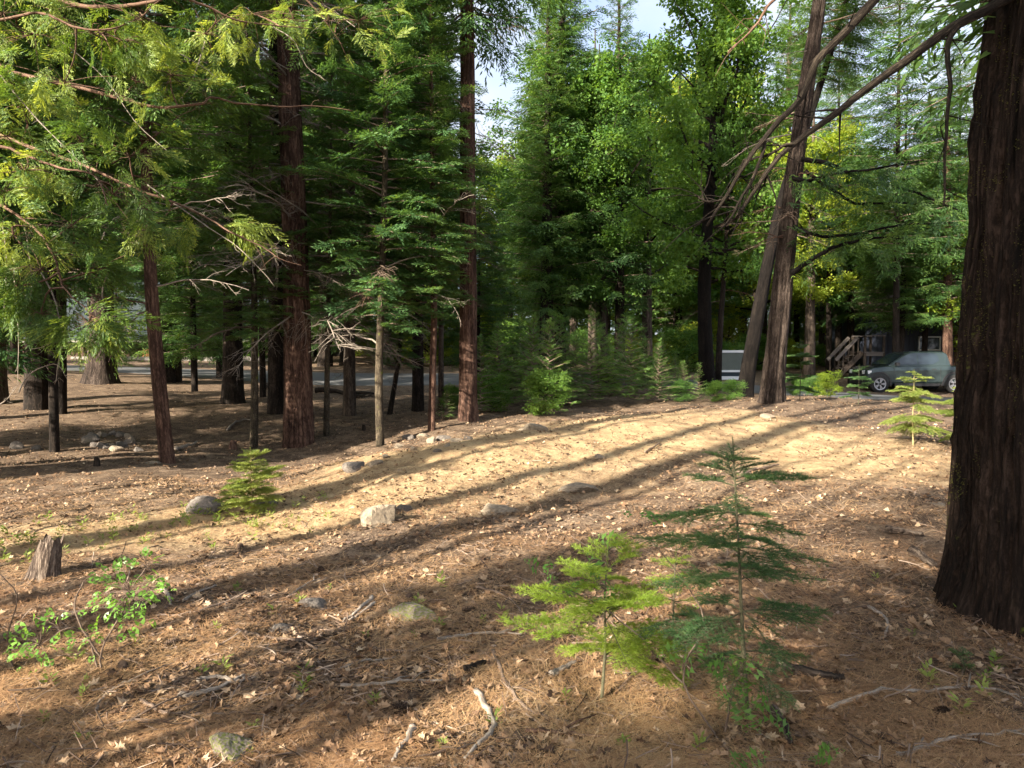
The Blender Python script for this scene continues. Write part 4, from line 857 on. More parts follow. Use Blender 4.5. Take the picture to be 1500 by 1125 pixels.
for (px, py, k) in th:
    b = gp(px, py) if px < 1100 else at(px, 21 + (575 - py) * .25)
    kk = 'f' if k == 'youngfir' else 'b'; o_ = ords[cnt[kk]]; cnt[kk] += 1
    t = thing('young_fir' if kk == 'f' else 'shrub', ('young fir of the roadside thicket, %s fir from its left end' if kk == 'f' else 'leafy shrub of the roadside thicket, %s shrub from its left end') % o_, 'fir' if kk == 'f' else 'shrub', b, rr_.uniform(0, TAU), 'young firs of the roadside thicket' if kk == 'f' else 'shrubs of the roadside thicket')
    s = rr_.uniform(.55, .95) if px < 1100 else .5
    if 985 < px < 1100 or px < 665: s *= .55
    if kk == 'b': s *= .48
    link('foliage', CR[k][rr_.integers(0, len(CR[k]))], t).scale = (s * 1.1, s * 1.1, s)

# ------------------------------------------------------------------ broad leaf seedlings, each leaf a piece
def leaf_mesh(name, outline, mat, fold=.25, cup=.15):
    o = np.array(outline, float); o = np.concatenate([o, (o * [1, -1])[::-1][1:-1]]); n = len(o)
    mid = np.stack([np.linspace(0.02, .95, 4), np.zeros(4)], 1)
    V = np.concatenate([o, mid]); z = np.abs(V[:, 1]) * fold - cup * (V[:, 0] - .5) ** 2 + cup * .25
    V = np.column_stack([V, z]); t = []
    for i in range(n):
        a = o[i]; b = o[(i + 1) % n]; m = int(np.argmin(np.abs(mid[:, 0] - (a[0] + b[0]) / 2))); t.append((i, (i + 1) % n, n + m))
    mb = MB(); mb.add(V, t=t, tint=.5); return mb.mesh(name, M[mat])
OVAL = leaf_mesh('leaf', [(0, 0), (.12, .22), (.38, .36), (.68, .34), (.9, .18), (1, 0)], 'shrubleaf', .3, .3)
MAPLE = leaf_mesh('leaf', [(0, 0), (.02, .14), (-.10, .42), (.16, .34), (.22, .62), (.36, .34), (.46, .50), (.58, .26), (.62, .12), (.80, .16), (1.0, 0)], 'maple', .12, .35)
def put_leaf(parent, mesh, p, d, s, nrm=None, origin=None):
    R = rotm(np.array([d]), np.array([nrm if nrm is not None else rng.normal(0, .35, 3) + [0, -.25, 1]]))[0]
    o = link('leaf', mesh, parent); m = Matrix([list(R[0]) + [p[0]], list(R[1]) + [p[1]], list(R[2]) + [p[2]], [0, 0, 0, 1]]); o.matrix_basis = m @ Matrix.Scale(s, 4)
def leafy(label, base, stems, clusters, mesh, size, name='shrub', cat='shrub', mat='twig', r0=.006):
    t = thing(name, label, cat, base); al = []
    for st in stems:
        p = np.array([P3(*a) for a in st]) - base; p = smooth_path(p, 14) + rng.normal(0, .003, (14, 3)); mb = MB(); tube(mb, p, np.linspace(r0, .002, 14), 6, 0); mb.obj('stem', M[mat], t, smooth=True); al.append(p)
    al = np.concatenate(al)
    for (px, py, Yc, rpx, n) in clusters:
        c0 = P3(px, py, Yc) - base; rad = rpx / FPX * Yc; a = al[np.argmin(np.linalg.norm(al - c0, axis=1))]; mb = MB(); c1 = c0
        for k in range(n):
            p = c0 + rng.normal(0, .5, 3) * rad * [1, .7, .8]; d = norm(p - (a * .4 + c0 * .6) + rng.normal(0, .02, 3)); tube(mb, np.stack([a, (a + p) / 2 + [0, 0, .01], p]), [.0016, .0012, .0008], 3, 0, cap=False)
            put_leaf(t, mesh, p, d, size * rng.uniform(.65, 1.15))
        mb.obj('petiole', M[mat], t)
    return t
b = gp(148, 985); Y0 = b[1]
leafy('low shrub with round green leaves on arching twigs at the lower left', b, [[(148, 985, Y0), (150, 950, Y0), (175, 905, Y0), (190, 870, Y0), (215, 830, Y0)], [(145, 985, Y0), (125, 930, Y0 + .05), (100, 920, Y0), (60, 945, Y0 - .05)], [(150, 965, Y0), (110, 900, Y0), (118, 860, Y0 + .1), (135, 840, Y0 + .1)], [(20, 985, Y0), (12, 930, Y0), (25, 875, Y0), (0, 840, Y0)]],
      [(190, 870, Y0, 42, 44), (165, 850, Y0, 30, 22), (215, 825, Y0, 16, 10), (225, 865, Y0, 18, 12), (55, 945, Y0 - .05, 32, 30), (135, 935, Y0, 24, 10), (160, 935, Y0, 20, 6), (20, 950, Y0, 20, 6), (185, 905, Y0, 22, 8), (90, 915, Y0, 20, 8)], OVAL, .060)
b = gp(1000, 1060); Y0 = b[1]
leafy('maple seedling with lobed leaves around the two foreground firs', b, [[(1055, 1090, 2.95), (1000, 990, 3.05), (1030, 900, 3.1), (945, 780, 3.4)], [(1060, 1080, 3.0), (1080, 1000, 3.0), (1110, 960, 3.0)], [(1000, 1000, 3.1), (900, 900, 3.25), (800, 850, 3.3)], [(1060, 1090, 2.9), (1085, 1120, 2.8)]],
      [(795, 845, 3.3, 18, 4), (825, 862, 3.25, 22, 5), (945, 762, 3.5, 14, 4), (905, 800, 3.4, 22, 4), (1022, 968, 3.05, 22, 5), (1095, 1010, 2.95, 34, 9), (1085, 985, 2.95, 20, 4), (1100, 1045, 2.9, 24, 6), (1095, 1110, 2.75, 20, 5), (1010, 940, 3.1, 20, 3), (870, 880, 3.2, 24, 4), (1062, 965, 3.0, 16, 3), (1190, 1118, 2.7, 16, 4), (880, 850, 3.3, 20, 3)], MAPLE, .085, name='maple_seedling', cat='seedling')
b = gp(1412, 990)
sapling('tiny green sprig of cedar at the foot of the huge mossy trunk', b, b + [0, 0, .14], [(.3, .06, .4), (.6, .06, .5)], [M['sapstem'], M['sap_dark']], .02, .003, .003, 5, .1, r0=.003)

# ------------------------------------------------------------------ rocks
def rock_mesh(seed, mat, flat=.6, rough=.30, name='stone', res=(26, 16)):
    k, n = res; th = np.arange(k) / k * TAU; ph = np.linspace(0, math.pi, n); TH, PH = np.meshgrid(th, ph)
    d = np.stack([np.cos(TH) * np.sin(PH), np.sin(TH) * np.sin(PH), np.cos(PH)], -1)
    r = np.random.default_rng(seed); pl = norm(r.normal(0, 1, (11, 3))); off_ = r.uniform(.52, .95, 11)
    dd = d @ pl.T; rad = np.min(np.where(dd > .05, off_ / np.maximum(dd, .05), 9), -1); rad = np.minimum(rad, 1.25)
    rad = rad * (1 + rough * .5 * fbm(d[..., 0] * 2.5 + seed, d[..., 1] * 2.5, d[..., 2] * 2.5, 4, seed))
    v = d * rad[..., None] * [1, .8, flat]; i, j = np.meshgrid(np.arange(n - 1), np.arange(k), indexing='ij'); j2 = (j + 1) % k
    mb = MB(); mb.add(v.reshape(-1, 3), np.stack([i * k + j, (i + 1) * k + j, (i + 1) * k + j2, i * k + j2], -1).reshape(-1, 4)); return mb.mesh(name, M[mat])
def rock(label, px, py, w, h, mat='rock', seed=0, group=None, name='rock', rz=0., sink=.3):
    b = gp(px, py); s = w / FPX * b[1] / 2; hh = h / FPX * b[1]; b = b + [0, s * .55, 0]; b[2] = g1(b[0], b[1])
    o = link(name, rock_mesh(seed, mat, 1.0), None, (b[0], b[1], b[2] + hh * (.38 - sink)), label=label, category='rock', group=group); o.scale = (s / .95, s, hh * .62); o.rotation_euler = (0, 0, rz); return o
rock('pale sunlit boulder on the edge of the bare mound', 548, 772, 60, 46, 'rock', 3)
rock('small dark stone beside the pale boulder', 590, 750, 20, 16, 'rock_dark', 4)
rock('large dark rock left of the little golden fir', 288, 754, 60, 26, 'rock_dark', 5)
rock('flat pale stone embedded in the mound, near one', 722, 752, 64, 20, 'rock', 6, sink=.42)
rock('flat pale stone embedded in the mound, right one', 842, 722, 56, 16, 'rock', 7, sink=.42)
rock('low grey boulder at the back of the mound by the thicket', 778, 630, 42, 15, 'rock', 8)
rock('small round stone at the top of the rise', 1126, 613, 18, 9, 'rock', 9)
rock('mossy flat rock half buried in needles at the front', 608, 915, 84, 26, 'rock_moss', 10, sink=.42)
rock('grey rock at the bottom edge, left of centre', 330, 1122, 76, 44, 'rock_moss', 11)
rock('grey stone with a leaf beside it left of the mossy rock', 465, 893, 52, 18, 'rock_dark', 12, sink=.4)
rock('small grey stone among leaves left of the grey sticks', 412, 930, 34, 14, 'rock_dark', 13, sink=.38)
rock('small pale stone on the mound towards the right', 878, 672, 15, 9, 'rock', 14)
rock('flat buried stone at right of the clearing', 1376, 742, 40, 8, 'rock', 15, sink=.4)
rock('dark stone below the boulder edge at the valley side', 520, 690, 34, 16, 'rock_dark', 16)
rock('grey stone at the foot of the bank below the young mossy trunk', 548, 682, 24, 12, 'rock', 17)
rock('pale stone in the shade beside the golden fir', 392, 742, 34, 14, 'rock_dark', 18, sink=.4)
for i, (px, py, w, h) in enumerate([(600, 644, 22, 11), (618, 642, 18, 10), (634, 648, 16, 9), (650, 645, 18, 10), (668, 648, 20, 8), (655, 655, 14, 8), (684, 644, 16, 7), (585, 656, 14, 8), (606, 660, 12, 7), (640, 662, 12, 6), (564, 672, 12, 7)]):
    rock('small rubble stone lying along the bank below the orange trunk', px, py, w, h, 'rock' if i % 3 else 'rock_dark', 30 + i, 'rubble stones along the bank')
for i in range(17):
    a = i / 13 * TAU; px = 158 + 32 * math.cos(a) if i < 13 else 158 + rng.normal(0, 40); py = 648 + 9 * math.sin(a) + (rng.uniform(4, 10) if i >= 13 else 0)
    rock('grey stone of the old fire ring', px, py, rng.uniform(14, 21), rng.uniform(9, 13), 'rock_dark' if i % 3 else 'rock', 60 + i, 'stones of the fire ring', 'stone')
for (px, py, w, h, sd) in [(214, 672, 26, 6, 90)]: rock('flat white stone lying before the slim reddish trunk', px + 8, py + 8, w, h, 'rock', sd, sink=.35)

# stumps
def stump(label, px, py, w, h, lean, seed=1, mat='stump'):
    b = gp(px, py); s = w / FPX * b[1] / 2; H = h / FPX * b[1]; k, n = 40, 16; th = np.arange(k) / k * TAU; u = np.linspace(0, 1, n); TH, U = np.meshgrid(th, u)
    top = .62 + .38 * vnoise(np.cos(th) * 1.8 + seed, np.sin(th) * 1.8, 0, seed) * 1.2
    rad = s * (1 - .35 * U + .35 * np.exp(-U * 8)) * (1 + .25 * (1 - np.abs(2 * vnoise(np.cos(TH) * 4, np.sin(TH) * 4, U * .8, seed) - 1)) - .12)
    z = U * H * np.broadcast_to(top, TH.shape) * (1 + .0 * U) - .04 * (1 - U); v = np.stack([np.cos(TH) * rad + lean * z, np.sin(TH) * rad * .8, z], -1)
    i, j = np.meshgrid(np.arange(n - 1), np.arange(k), indexing='ij'); j2 = (j + 1) % k; V = v.reshape(-1, 3)
    inner = v[-1] * [.75, .75, 1]; inner[:, 2] = H * .5; V = np.concatenate([V, inner, [[lean * H * .5, 0, H * .45]]]); e = (n - 1) * k; m = n * k
    q = np.concatenate([np.stack([i * k + j, i * k + j2, (i + 1) * k + j2, (i + 1) * k + j], -1).reshape(-1, 4), [(e + a, e + (a + 1) % k, m + (a + 1) % k, m + a) for a in range(k)]])
    t = [(m + a, m + (a + 1) % k, m + k) for a in range(k)]; bcv = np.column_stack([np.cos(np.arctan2(V[:, 1], V[:, 0])) * s, np.sin(np.arctan2(V[:, 1], V[:, 0])) * s, V[:, 2]])
    mb = MB(); mb.add(V, q, t, bc=bcv); o = mb.obj('stump', M[mat], None, b, label=label, category='stump'); return o
stump('weathered jagged stump leaning right, sunlit at the left', 62, 847, 44, 72, .28, 4)
stump('small broken stump left of the thin bent trunk', 341, 658, 12, 14, .1, 5, 'red')
stump('tiny dark stump before the fire ring', 142, 683, 10, 14, 0, 6, 'dark')
stump('short dark post stump under the layered fir', 533, 630, 6, 9, 0, 7, 'dark')

# ------------------------------------------------------------------ sticks lying on the ground
def stick(label, pts, w, mat='greytwig', forks=0, group=None, lift=.012, name='fallen_stick', cat='stick', jag=.15):
    g = np.array([gp(*p) for p in pts]); r0 = w * 1.25 / FPX * g[:, 1].mean() / 2; n = 8 + 4 * len(pts)
    p = smooth_path(g, n); p[:, 2] = G(p[:, 0], p[:, 1]) + lift + r0 * .6 + np.abs(rng.normal(0, .004, n)); p[:, :2] += rng.normal(0, .004, (n, 2)); b = p[0].copy(); p = p - b
    mb = MB(); tube(mb, p, np.linspace(r0, r0 * .45, n), 7, 0, jag=jag)
    for f in range(forks):
        i = rng.integers(n // 4, n - 3); d = norm(p[i + 1] - p[i]); an = rng.choice([-1, 1]) * rng.uniform(.4, .9); dd = np.array([d[0]*math.cos(an) - d[1]*math.sin(an), d[0]*math.sin(an) + d[1]*math.cos(an), .12]); l = rng.uniform(.1, .3)
        tube(mb, np.stack([p[i], p[i] + dd * l * .5, p[i] + dd * l - [0, 0, .02]]), [r0 * .5, r0 * .4, r0 * .2], 5, 0)
    return mb.obj(name, M[mat], None, b, True, label=label, category=cat, group=group)
ST = [
 ('long thin reddish stick curving across the bottom left', [(205, 1030), (240, 1052), (300, 1055), (360, 1048), (410, 1040)], 5, 'twig', 3),
 ('thick pale bent stick at the lower left', [(262, 1027), (300, 1022), (340, 1005), (356, 998)], 7, 'greytwig', 0),
 ('pale bent stick crossing the thick one at the lower left', [(290, 1002), (318, 998), (345, 1006), (358, 1000)], 6, 'greytwig', 0),
 ('dark brown stick left of centre at the bottom', [(98, 1092), (150, 1073), (200, 1063), (300, 1055)], 6, 'twig', 2),
 ('thick curved grey stick at the bottom centre', [(697, 1022), (716, 1048), (720, 1078), (700, 1100), (680, 1124)], 9, 'greytwig', 0),
 ('straight grey stick pointing down at the bottom, left of the curved one', [(606, 1075), (592, 1100), (575, 1124)], 9, 'greytwig', 0),
 ('grey split stick lying below the buried stones', [(545, 882), (525, 900), (502, 917)], 6, 'greytwig', 0),
 ('second half of the grey split stick', [(549, 888), (530, 905), (512, 915)], 5, 'greytwig', 0),
 ('long arched twig right of the mossy flat rock', [(695, 865), (740, 878), (768, 905), (772, 930), (748, 952)], 4, 'twig', 2),
 ('long brown stick running right of the arched twig', [(722, 960), (738, 1000), (765, 1040), (800, 1060), (832, 1066)], 6, 'twig', 1),
 ('pale horizontal stick in the centre foreground', [(500, 1012), (560, 1008), (610, 1005), (648, 1003)], 5, 'greytwig', 2),
 ('pale thin stick left of centre foreground', [(500, 985), (540, 975), (580, 968)], 4, 'greytwig', 0),
 ('pale stick running under the mossy flat rock', [(640, 945), (690, 935), (765, 935)], 5, 'greytwig', 1),
 ('brown stick across the foreground below the mossy rock', [(540, 955), (600, 960), (660, 945)], 4, 'twig', 1),
 ('short dark bark chunk right of the curved twig', [(680, 990), (712, 978)], 11, 'dark', 0),
 ('short grey stick right of the bright young fir base', [(808, 998), (842, 976)], 9, 'greytwig', 0),
 ('reddish stick at the bottom centre right', [(770, 1078), (820, 1084), (880, 1086), (925, 1080)], 6, 'limb', 1),
 ('long thin pale branch lying in front of the huge mossy trunk', [(1210, 1046), (1290, 1020), (1380, 1020), (1450, 1017), (1500, 1030)], 6, 'greytwig', 3),
 ('pale branch across the bottom right corner', [(1315, 1118), (1360, 1102), (1420, 1085), (1500, 1082)], 7, 'greytwig', 3),
 ('pale curved twig left of the huge trunk in the shade', [(1270, 893), (1290, 905), (1300, 920), (1296, 938)], 5, 'greytwig', 0),
 ('broken log piece at the bottom right of the dark fir', [(1130, 1050), (1145, 1075), (1158, 1098)], 15, 'stump', 0),
 ('dark rotten log chunk in the shade right of the dark fir', [(1150, 990), (1200, 1000), (1235, 1003)], 15, 'grey', 0),
 ('sunlit pale wood slab left of the huge trunk', [(1300, 783), (1322, 785), (1352, 790)], 10, 'stump', 0),
 ('weathered board leaning near the foot of the huge trunk', [(1335, 815), (1350, 824), (1368, 838)], 14, 'stump', 0),
 ('thin reddish stick right of the dark fir', [(1105, 960), (1150, 956), (1200, 953)], 5, 'limb', 0),
 ('dark stick lying in the shade right of centre', [(1085, 700), (1110, 690), (1140, 684)], 5, 'twig', 2),
 ('slanting twig on the sunlit mound', [(945, 665), (958, 657), (967, 651)], 2.5, 'twig', 0),
 ('pale twig upper left shade beside the round leaved shrub', [(270, 885), (295, 870), (317, 862)], 4, 'greytwig', 1),
 ('curled pale stick right of the round leaved shrub', [(238, 868), (248, 878), (250, 892)], 5, 'greytwig', 0),
 ('pale arched branch on the shaded slope right of the leaning tree', [(333, 632), (345, 620), (360, 617), (380, 622)], 3, 'greytwig', 0),
 ('flat pale branch in front of the thin bent trunk', [(258, 660), (275, 655), (288, 650)], 5, 'greytwig', 0),
 ('thin curved stick under the grey stones at left centre', [(345, 930), (385, 938), (440, 945), (465, 960)], 5, 'twig', 1),
 ('stick at the lower left below the shrub', [(142, 1050), (150, 1032), (175, 1012), (200, 1003)], 4, 'greytwig', 1),
 ('grey stick at the left of the clearing edge', [(420, 880), (450, 860), (480, 850)], 3, 'greytwig', 1),
]
for (lb, pts_, w_, mt, fk) in ST: stick(lb, pts_, w_, mt, fk)
for (lb, pts_, w_, mt) in [('dark log edging the road on the left', [(462, 576), (500, 579), (547, 581)], 7, 'dark'), ('short dark log beside the tall straight trunk', [(648, 575), (674, 575)], 8, 'dark'),
                       ('pale log beside the big red trunk near the road', [(380, 571), (402, 569)], 10, 'stump'), ('second dark log right of the roadside log', [(520, 583), (552, 584)], 5, 'dark')]:
    stick(lb, pts_, w_, mt, 0, None, .03, 'log', 'log', .08)
for i, (px, py) in enumerate([(352, 805), (180, 985), (600, 880), (685, 900), (250, 950), (585, 1045), (1380, 1050), (470, 840)]):
    b = gp(px, py); mbc = MB(); n_ = 70; k_ = np.arange(n_); zz_ = (k_ + .5) / n_; az_ = k_ * 2.39996; rc = .026 * np.sin(np.clip(zz_ * .9 + .08, 0, 1) * math.pi) ** .6
    P_ = np.stack([zz_ * .075 - .037, np.cos(az_) * rc * .55, np.sin(az_) * rc * .55 + .022], 1); D_ = np.stack([np.full(n_, .45), np.cos(az_), np.sin(az_)], 1)
    v, q, t_ = quads_leaf(P_, D_, np.stack([np.ones(n_), -np.cos(az_) * .4, -np.sin(az_) * .4], 1), np.full(n_, .016), np.full(n_, .015)); mbc.add(v, q, tint=np.repeat(rng.uniform(.1, .5, n_), 4), bc=v)
    tube(mbc, np.array([[-.035, 0, .022], [0, 0, .022], [.035, 0, .022]]), [.010, .016, .006], 8, 0, .1)
    o = mbc.obj('pine_cone', M['litter2'], None, b, label='brown pine cone lying on the needles ' + ['above the round leaved shrub', 'beside the shrub stems', 'above the mossy flat rock', 'right of the mossy rock', 'right of the round leaved shrub', 'left of the thick curved stick', 'below the huge mossy trunk', 'in the band of shade'][i], category='pine cone'); o.rotation_euler = (0, 0, rng.uniform(0, TAU))

# ------------------------------------------------------------------ litter
def scatter(n, ymin, ymax, p=2.0, xs_=.80):
    u = rng.random(n); a = 1 - p
    Y_ = (ymin ** a + u * (ymax ** a - ymin ** a)) ** (1 / a); X_ = rng.uniform(-xs_, xs_, n) * Y_; return X_, Y_
n = 120000; X_, Y_ = scatter(n, 2.2, 10, 2.3)
keep = vnoise(X_ * 1.7, Y_ * 1.7, 0, 12) * .7 + vnoise(X_ * 6, Y_ * 6, 0, 13) * .3 > rng.uniform(.18, .62, n); X_, Y_ = X_[keep], Y_[keep]; n = len(X_)
an = vnoise(X_ * .9, Y_ * .9, 0, 14) * 6 + rng.normal(0, .9, n); L = rng.uniform(.07, .19, n); wd = np.maximum(.0015, .00055 * Y_); D = np.stack([np.cos(an), np.sin(an)], 1); Nn = np.stack([-D[:, 1], D[:, 0]], 1); bend = rng.normal(0, .012, n)
z0 = G(X_, Y_) + .014 + rng.uniform(0, .014, n); ti = rng.normal(0, .008, n)
def pt(f, sgn): 
    c = np.stack([X_, Y_], 1) + D * (L * (f - .5))[:, None] + Nn * (bend * (1 - (2 * f - 1) ** 2) + sgn * wd * (1 - .5 * f) / 2)[:, None]
    return np.column_stack([c, z0 + ti * (f - .5) * 2 + (1 - (2 * f - 1) ** 2) * .004])
v = np.stack([pt(0, -1), pt(0, 1), pt(.5, 1), pt(.5, -1), pt(1, 1), pt(1, -1)], 1).reshape(-1, 3); k = np.arange(n)[:, None] * 6
mb = MB(); mb.add(v, np.concatenate([k + [0, 1, 2, 3], k + [3, 2, 4, 5]]), tint=np.repeat(np.clip(rng.normal(.30, .16, n) + .55 * vnoise(X_ * 1.3, Y_ * 1.3, 0, 19), 0, 1), 6)); mb.obj('pine_needle_litter', M['needles'], kind='stuff')
# fallen leaves (curled, lobed)
def leaf_t(seed):
    r = np.random.default_rng(seed); o = np.array([(0, 0), (.12, .14), (.05, .34), (.28, .24), (.42, .46), (.52, .22), (.72, .36), (.76, .14), (1, 0), (.76, -.14), (.72, -.36), (.52, -.22), (.42, -.46), (.28, -.24), (.05, -.34), (.12, -.14)], float); o += r.normal(0, .03, o.shape)
    m = np.array([[.25, 0], [.6, 0]]); V = np.concatenate([o, m]); z = np.abs(V[:, 1]) * r.uniform(.2, .8) + r.normal(0, .05, len(V)) + .25 * np.sin(V[:, 0] * 3) * r.uniform(-.5, 1)
    t = [(i, (i + 1) % 16, 16 + (1 if 4 <= i < 12 else 0)) for i in range(16)] + [(4, 17, 16), (12, 16, 17)]; return np.column_stack([V - [.5, 0], z]), [], t, np.zeros(18)
LT = [leaf_t(i) for i in range(6)]
def strew(name, n, ymin, ymax, p, size, mat, T, mean=.6, sd=.25, lift=.018, moundcut=.75):
    X_, Y_ = scatter(n, ymin, ymax, p); cl = vnoise(X_ * .9, Y_ * .9, 0, 15) * .6 + vnoise(X_ * 3.5, Y_ * 3.5, 0, 16) * .4; k = cl > rng.uniform(.15, .75, n)
    k &= rng.random(n) > moundcut * mound_mask(X_, Y_)
    X_, Y_ = X_[k], Y_[k]; n = len(X_); mb = MB(); P_ = np.stack([X_, Y_, G(X_, Y_) + lift * rng.uniform(.4, 1.3, n)], 1); a = rng.uniform(0, TAU, n)
    R_ = rotm(np.stack([np.cos(a), np.sin(a), rng.normal(0, .25, n)], 1), rng.normal(0, .35, (n, 3)) + np.array([0, 0, 1]) * rng.choice([1, -1], (n, 1))); w = rng.integers(0, len(T), n); sc = size * rng.uniform(.5, 1.3, n); tt = np.clip(rng.normal(mean, sd, n), 0, 1)
    for i_, t in enumerate(T): kk = w == i_; stamp(mb, t, P_[kk], R_[kk], sc[kk], 0, tt[kk])
    mb.obj(name, M[mat], kind='stuff')
strew('fallen_leaf_litter', 16500, 2.2, 18, 1.9, .054, 'litter', LT, .45, .27)
FL = [(np.array([(-.5, 0, 0), (-.05, .32, .10 * k_), (.5, .05, .04), (.05, -.34, .12)], float) + np.random.default_rng(k_).normal(0, .06, (4, 3)), [(0, 3, 2, 1)], [], np.zeros(4)) for k_ in range(1, 6)]
strew('distant_leaf_litter', 30000, 6, 27, .98, .046, 'litter', FL, .42, .28, .02, .2)
chip = lambda s: (np.array([(-.5, -.2, 0), (.5, -.15, .05), (.45, .2, .0), (-.4, .25, .06), (-.5, -.2, -.12), (.5, -.15, -.1), (.45, .2, -.12), (-.4, .25, -.1)], float) + np.random.default_rng(s).normal(0, .06, (8, 3)), [(0, 1, 2, 3), (0, 4, 5, 1), (1, 5, 6, 2), (2, 6, 7, 3), (3, 7, 4, 0)], [], np.zeros(8))
strew('bark_chip_litter', 26000, 2.2, 16, 1.9, .030, 'litter2', [chip(i) for i in range(4)], .5, .28, .012, .15)
def twig_t(s):
    r = np.random.default_rng(s); mb = MB(); n = 6; p = np.stack([np.linspace(-.5, .5, n), r.normal(0, .03, n).cumsum(), r.normal(0, .012, n)], 1); tube(mb, p, np.linspace(.014, .006, n), 4, 0, cap=False)
    for c in range(3): i = r.integers(1, n - 1); d = np.array([.6, r.choice([-1, 1]) * .7, .1]); tube(mb, np.stack([p[i], p[i] + d * .16, p[i] + d * .28]), [.007, .005, .003], 3, 0, cap=False)
    return np.concatenate(mb.v), np.concatenate(mb.q), [], np.zeros(mb.n)
strew('fallen_twig_litter', 4200, 2.2, 18, 1.9, .25, 'litter2', [twig_t(i) for i in range(6)], .55, .3, .016)
# small green weeds on the lit strip at the left, grass like tufts
def weed_t(s):
    r = np.random.default_rng(s); n = 16; a = r.uniform(0, TAU, n); P_ = np.stack([np.cos(a) * .1, np.sin(a) * .1, r.uniform(.05, .8, n)], 1); D_ = np.stack([np.cos(a), np.sin(a), r.uniform(.1, .9, n)], 1)
    v, q, t = quads_leaf(P_, D_, np.tile([0, 0, 1.], (n, 1)) + r.normal(0, .3, (n, 3)), r.uniform(.3, .6, n), r.uniform(.10, .2, n)); return v, q, [], np.repeat(r.normal(0, .1, n), 4)
WT = [weed_t(i) for i in range(4)]
mb = MB(); pp = [gp(x, y) for x, y in zip(rng.uniform(0, 470, 150), rng.uniform(0, 1, 150))] if False else []
for c in range(150):
    px = rng.uniform(-10, 480); py = 800 - .10 * px + rng.normal(0, 13) if c < 105 else rng.uniform(850, 1120)
    if c >= 105: px = rng.uniform(0, 1480)
    pp.append(gp(px, py))
pp = np.array(pp); a = rng.uniform(0, TAU, len(pp)); R_ = rotm(np.stack([np.cos(a), np.sin(a), 0 * a], 1), np.tile([0, 0, 1.], (len(pp), 1)) + rng.normal(0, .1, (len(pp), 3)))
for i_ in range(4): kk = np.arange(len(pp)) % 4 == i_; stamp(mb, WT[i_], pp[kk], R_[kk], rng.uniform(.05, .12, kk.sum()))
mb.obj('weeds', M['sap_gold'], kind='stuff')
# ------------------------------------------------------------------ things beyond the road
PM = dict(
 paint=plain('truck_paint', (.030, .045, .046), .25, .3, .04, 3, 0, .5, .35), glass=plain('dark_glass', (.02, .03, .04), .05, 0, .1, 3, 0, .8), tyre=plain('tyre_rubber', (.02, .02, .02), .85),
 rim=plain('rim_metal', (.38, .38, .40), .35, .8, .05), blk=plain('black_plastic', (.025, .025, .027), .6), lamp=plain('headlight_lens', (.75, .78, .8), .15, 0, .03, 3, 0, .8),
 wood=plain('weathered_deck_wood', (.15, .13, .12), .8, 0, .3, 14, .4), woodd=plain('dark_deck_wood', (.06, .045, .035), .85, 0, .3, 14, .4), navy=plain('dark_navy_boards', (.022, .028, .045), .7, 0, .25, 8, .2),
 white=plain('white_paint', (.75, .76, .78), .5, 0, .08, 8), panel=plain('grey_panel', (.09, .11, .095), .3, 0, .25, 5), blue=plain('blue_grey_siding', (.022, .034, .042), .8, 0, .18, 5, .2),
 roof=plain('brown_roofing', (.09, .06, .045), .9, 0, .25, 12, .4), brown=plain('red_brown_wood', (.05, .022, .016), .85, 0, .3, 8, .3), logend=plain('cut_log_end', (.45, .20, .08), .8, 0, .25, 30, .2),
 bark=plain('log_bark', (.08, .05, .035), .9, 0, .3, 12, .4), teal=plain('turquoise_wall', (.12, .32, .32), .7, 0, .15, 4), conc=plain('pale_concrete', (.20, .18, .16), .85, 0, .2, 5), tail=plain('tail_lamp', (.4, .02, .02), .2))
# pickup truck, facing left
tb = at(1270, 33.0); tb[2] = g1(tb[0] + 2.7, 33.0) + .02
TR = thing('pickup_truck', 'grey green pickup truck parked broadside beyond the road, facing left', 'truck', tb)
def ring(x, zb, zm, zt, wb, wm, wt):   # cross section, half widths bottom / belt / top
    h = [(-wb, zb), (-wm, zb + .12), (-wm, zm), (-wt, zt - .04), (-wt + .08, zt), (wt - .08, zt), (wt, zt - .04), (wm, zm), (wm, zb + .12), (wb, zb)]
    return np.array([(x, y, z) for y, z in h])
def loft(rings, mat, name, parent, smooth=False):
    n = len(rings[0]); V = np.concatenate(rings); q = []
    for i in range(len(rings) - 1): q += [(i * n + j, (i + 1) * n + j, (i + 1) * n + (j + 1) % n, i * n + (j + 1) % n) for j in range(n)]
    mb = MB(); mb.add(V, q); c0 = rings[0].mean(0); c1 = rings[-1].mean(0); mb.add(np.concatenate([rings[0], [c0]]), t=[((j + 1) % n, n, j) for j in range(n)]); mb.add(np.concatenate([rings[-1], [c1]]), t=[(j, n, (j + 1) % n) for j in range(n)])
    o = mb.obj(name, mat, parent, smooth=smooth)
    if smooth:
        bm_ = o.modifiers.new('w', 'WELD'); bm_.merge_threshold = .001
    return o
yo = .98
def off(rs): return [r_ + np.array([0, yo, 0]) for r_ in rs]
loft(off([ring(.0, .55, .85, 1.02, .75, .85, .80), ring(.05, .42, .9, 1.10, .88, .94, .88), ring(.35, .40, .98, 1.20, .92, .98, .92), ring(.9, .40, 1.02, 1.26, .92, .99, .93), ring(1.45, .40, 1.06, 1.30, .92, .99, .93)]), PM['paint'], 'bonnet', TR)
loft(off([ring(1.45, .40, 1.06, 1.28, .92, .99, .95), ring(3.9, .40, 1.08, 1.30, .92, .99, .95)]), PM['paint'], 'cab_body', TR)
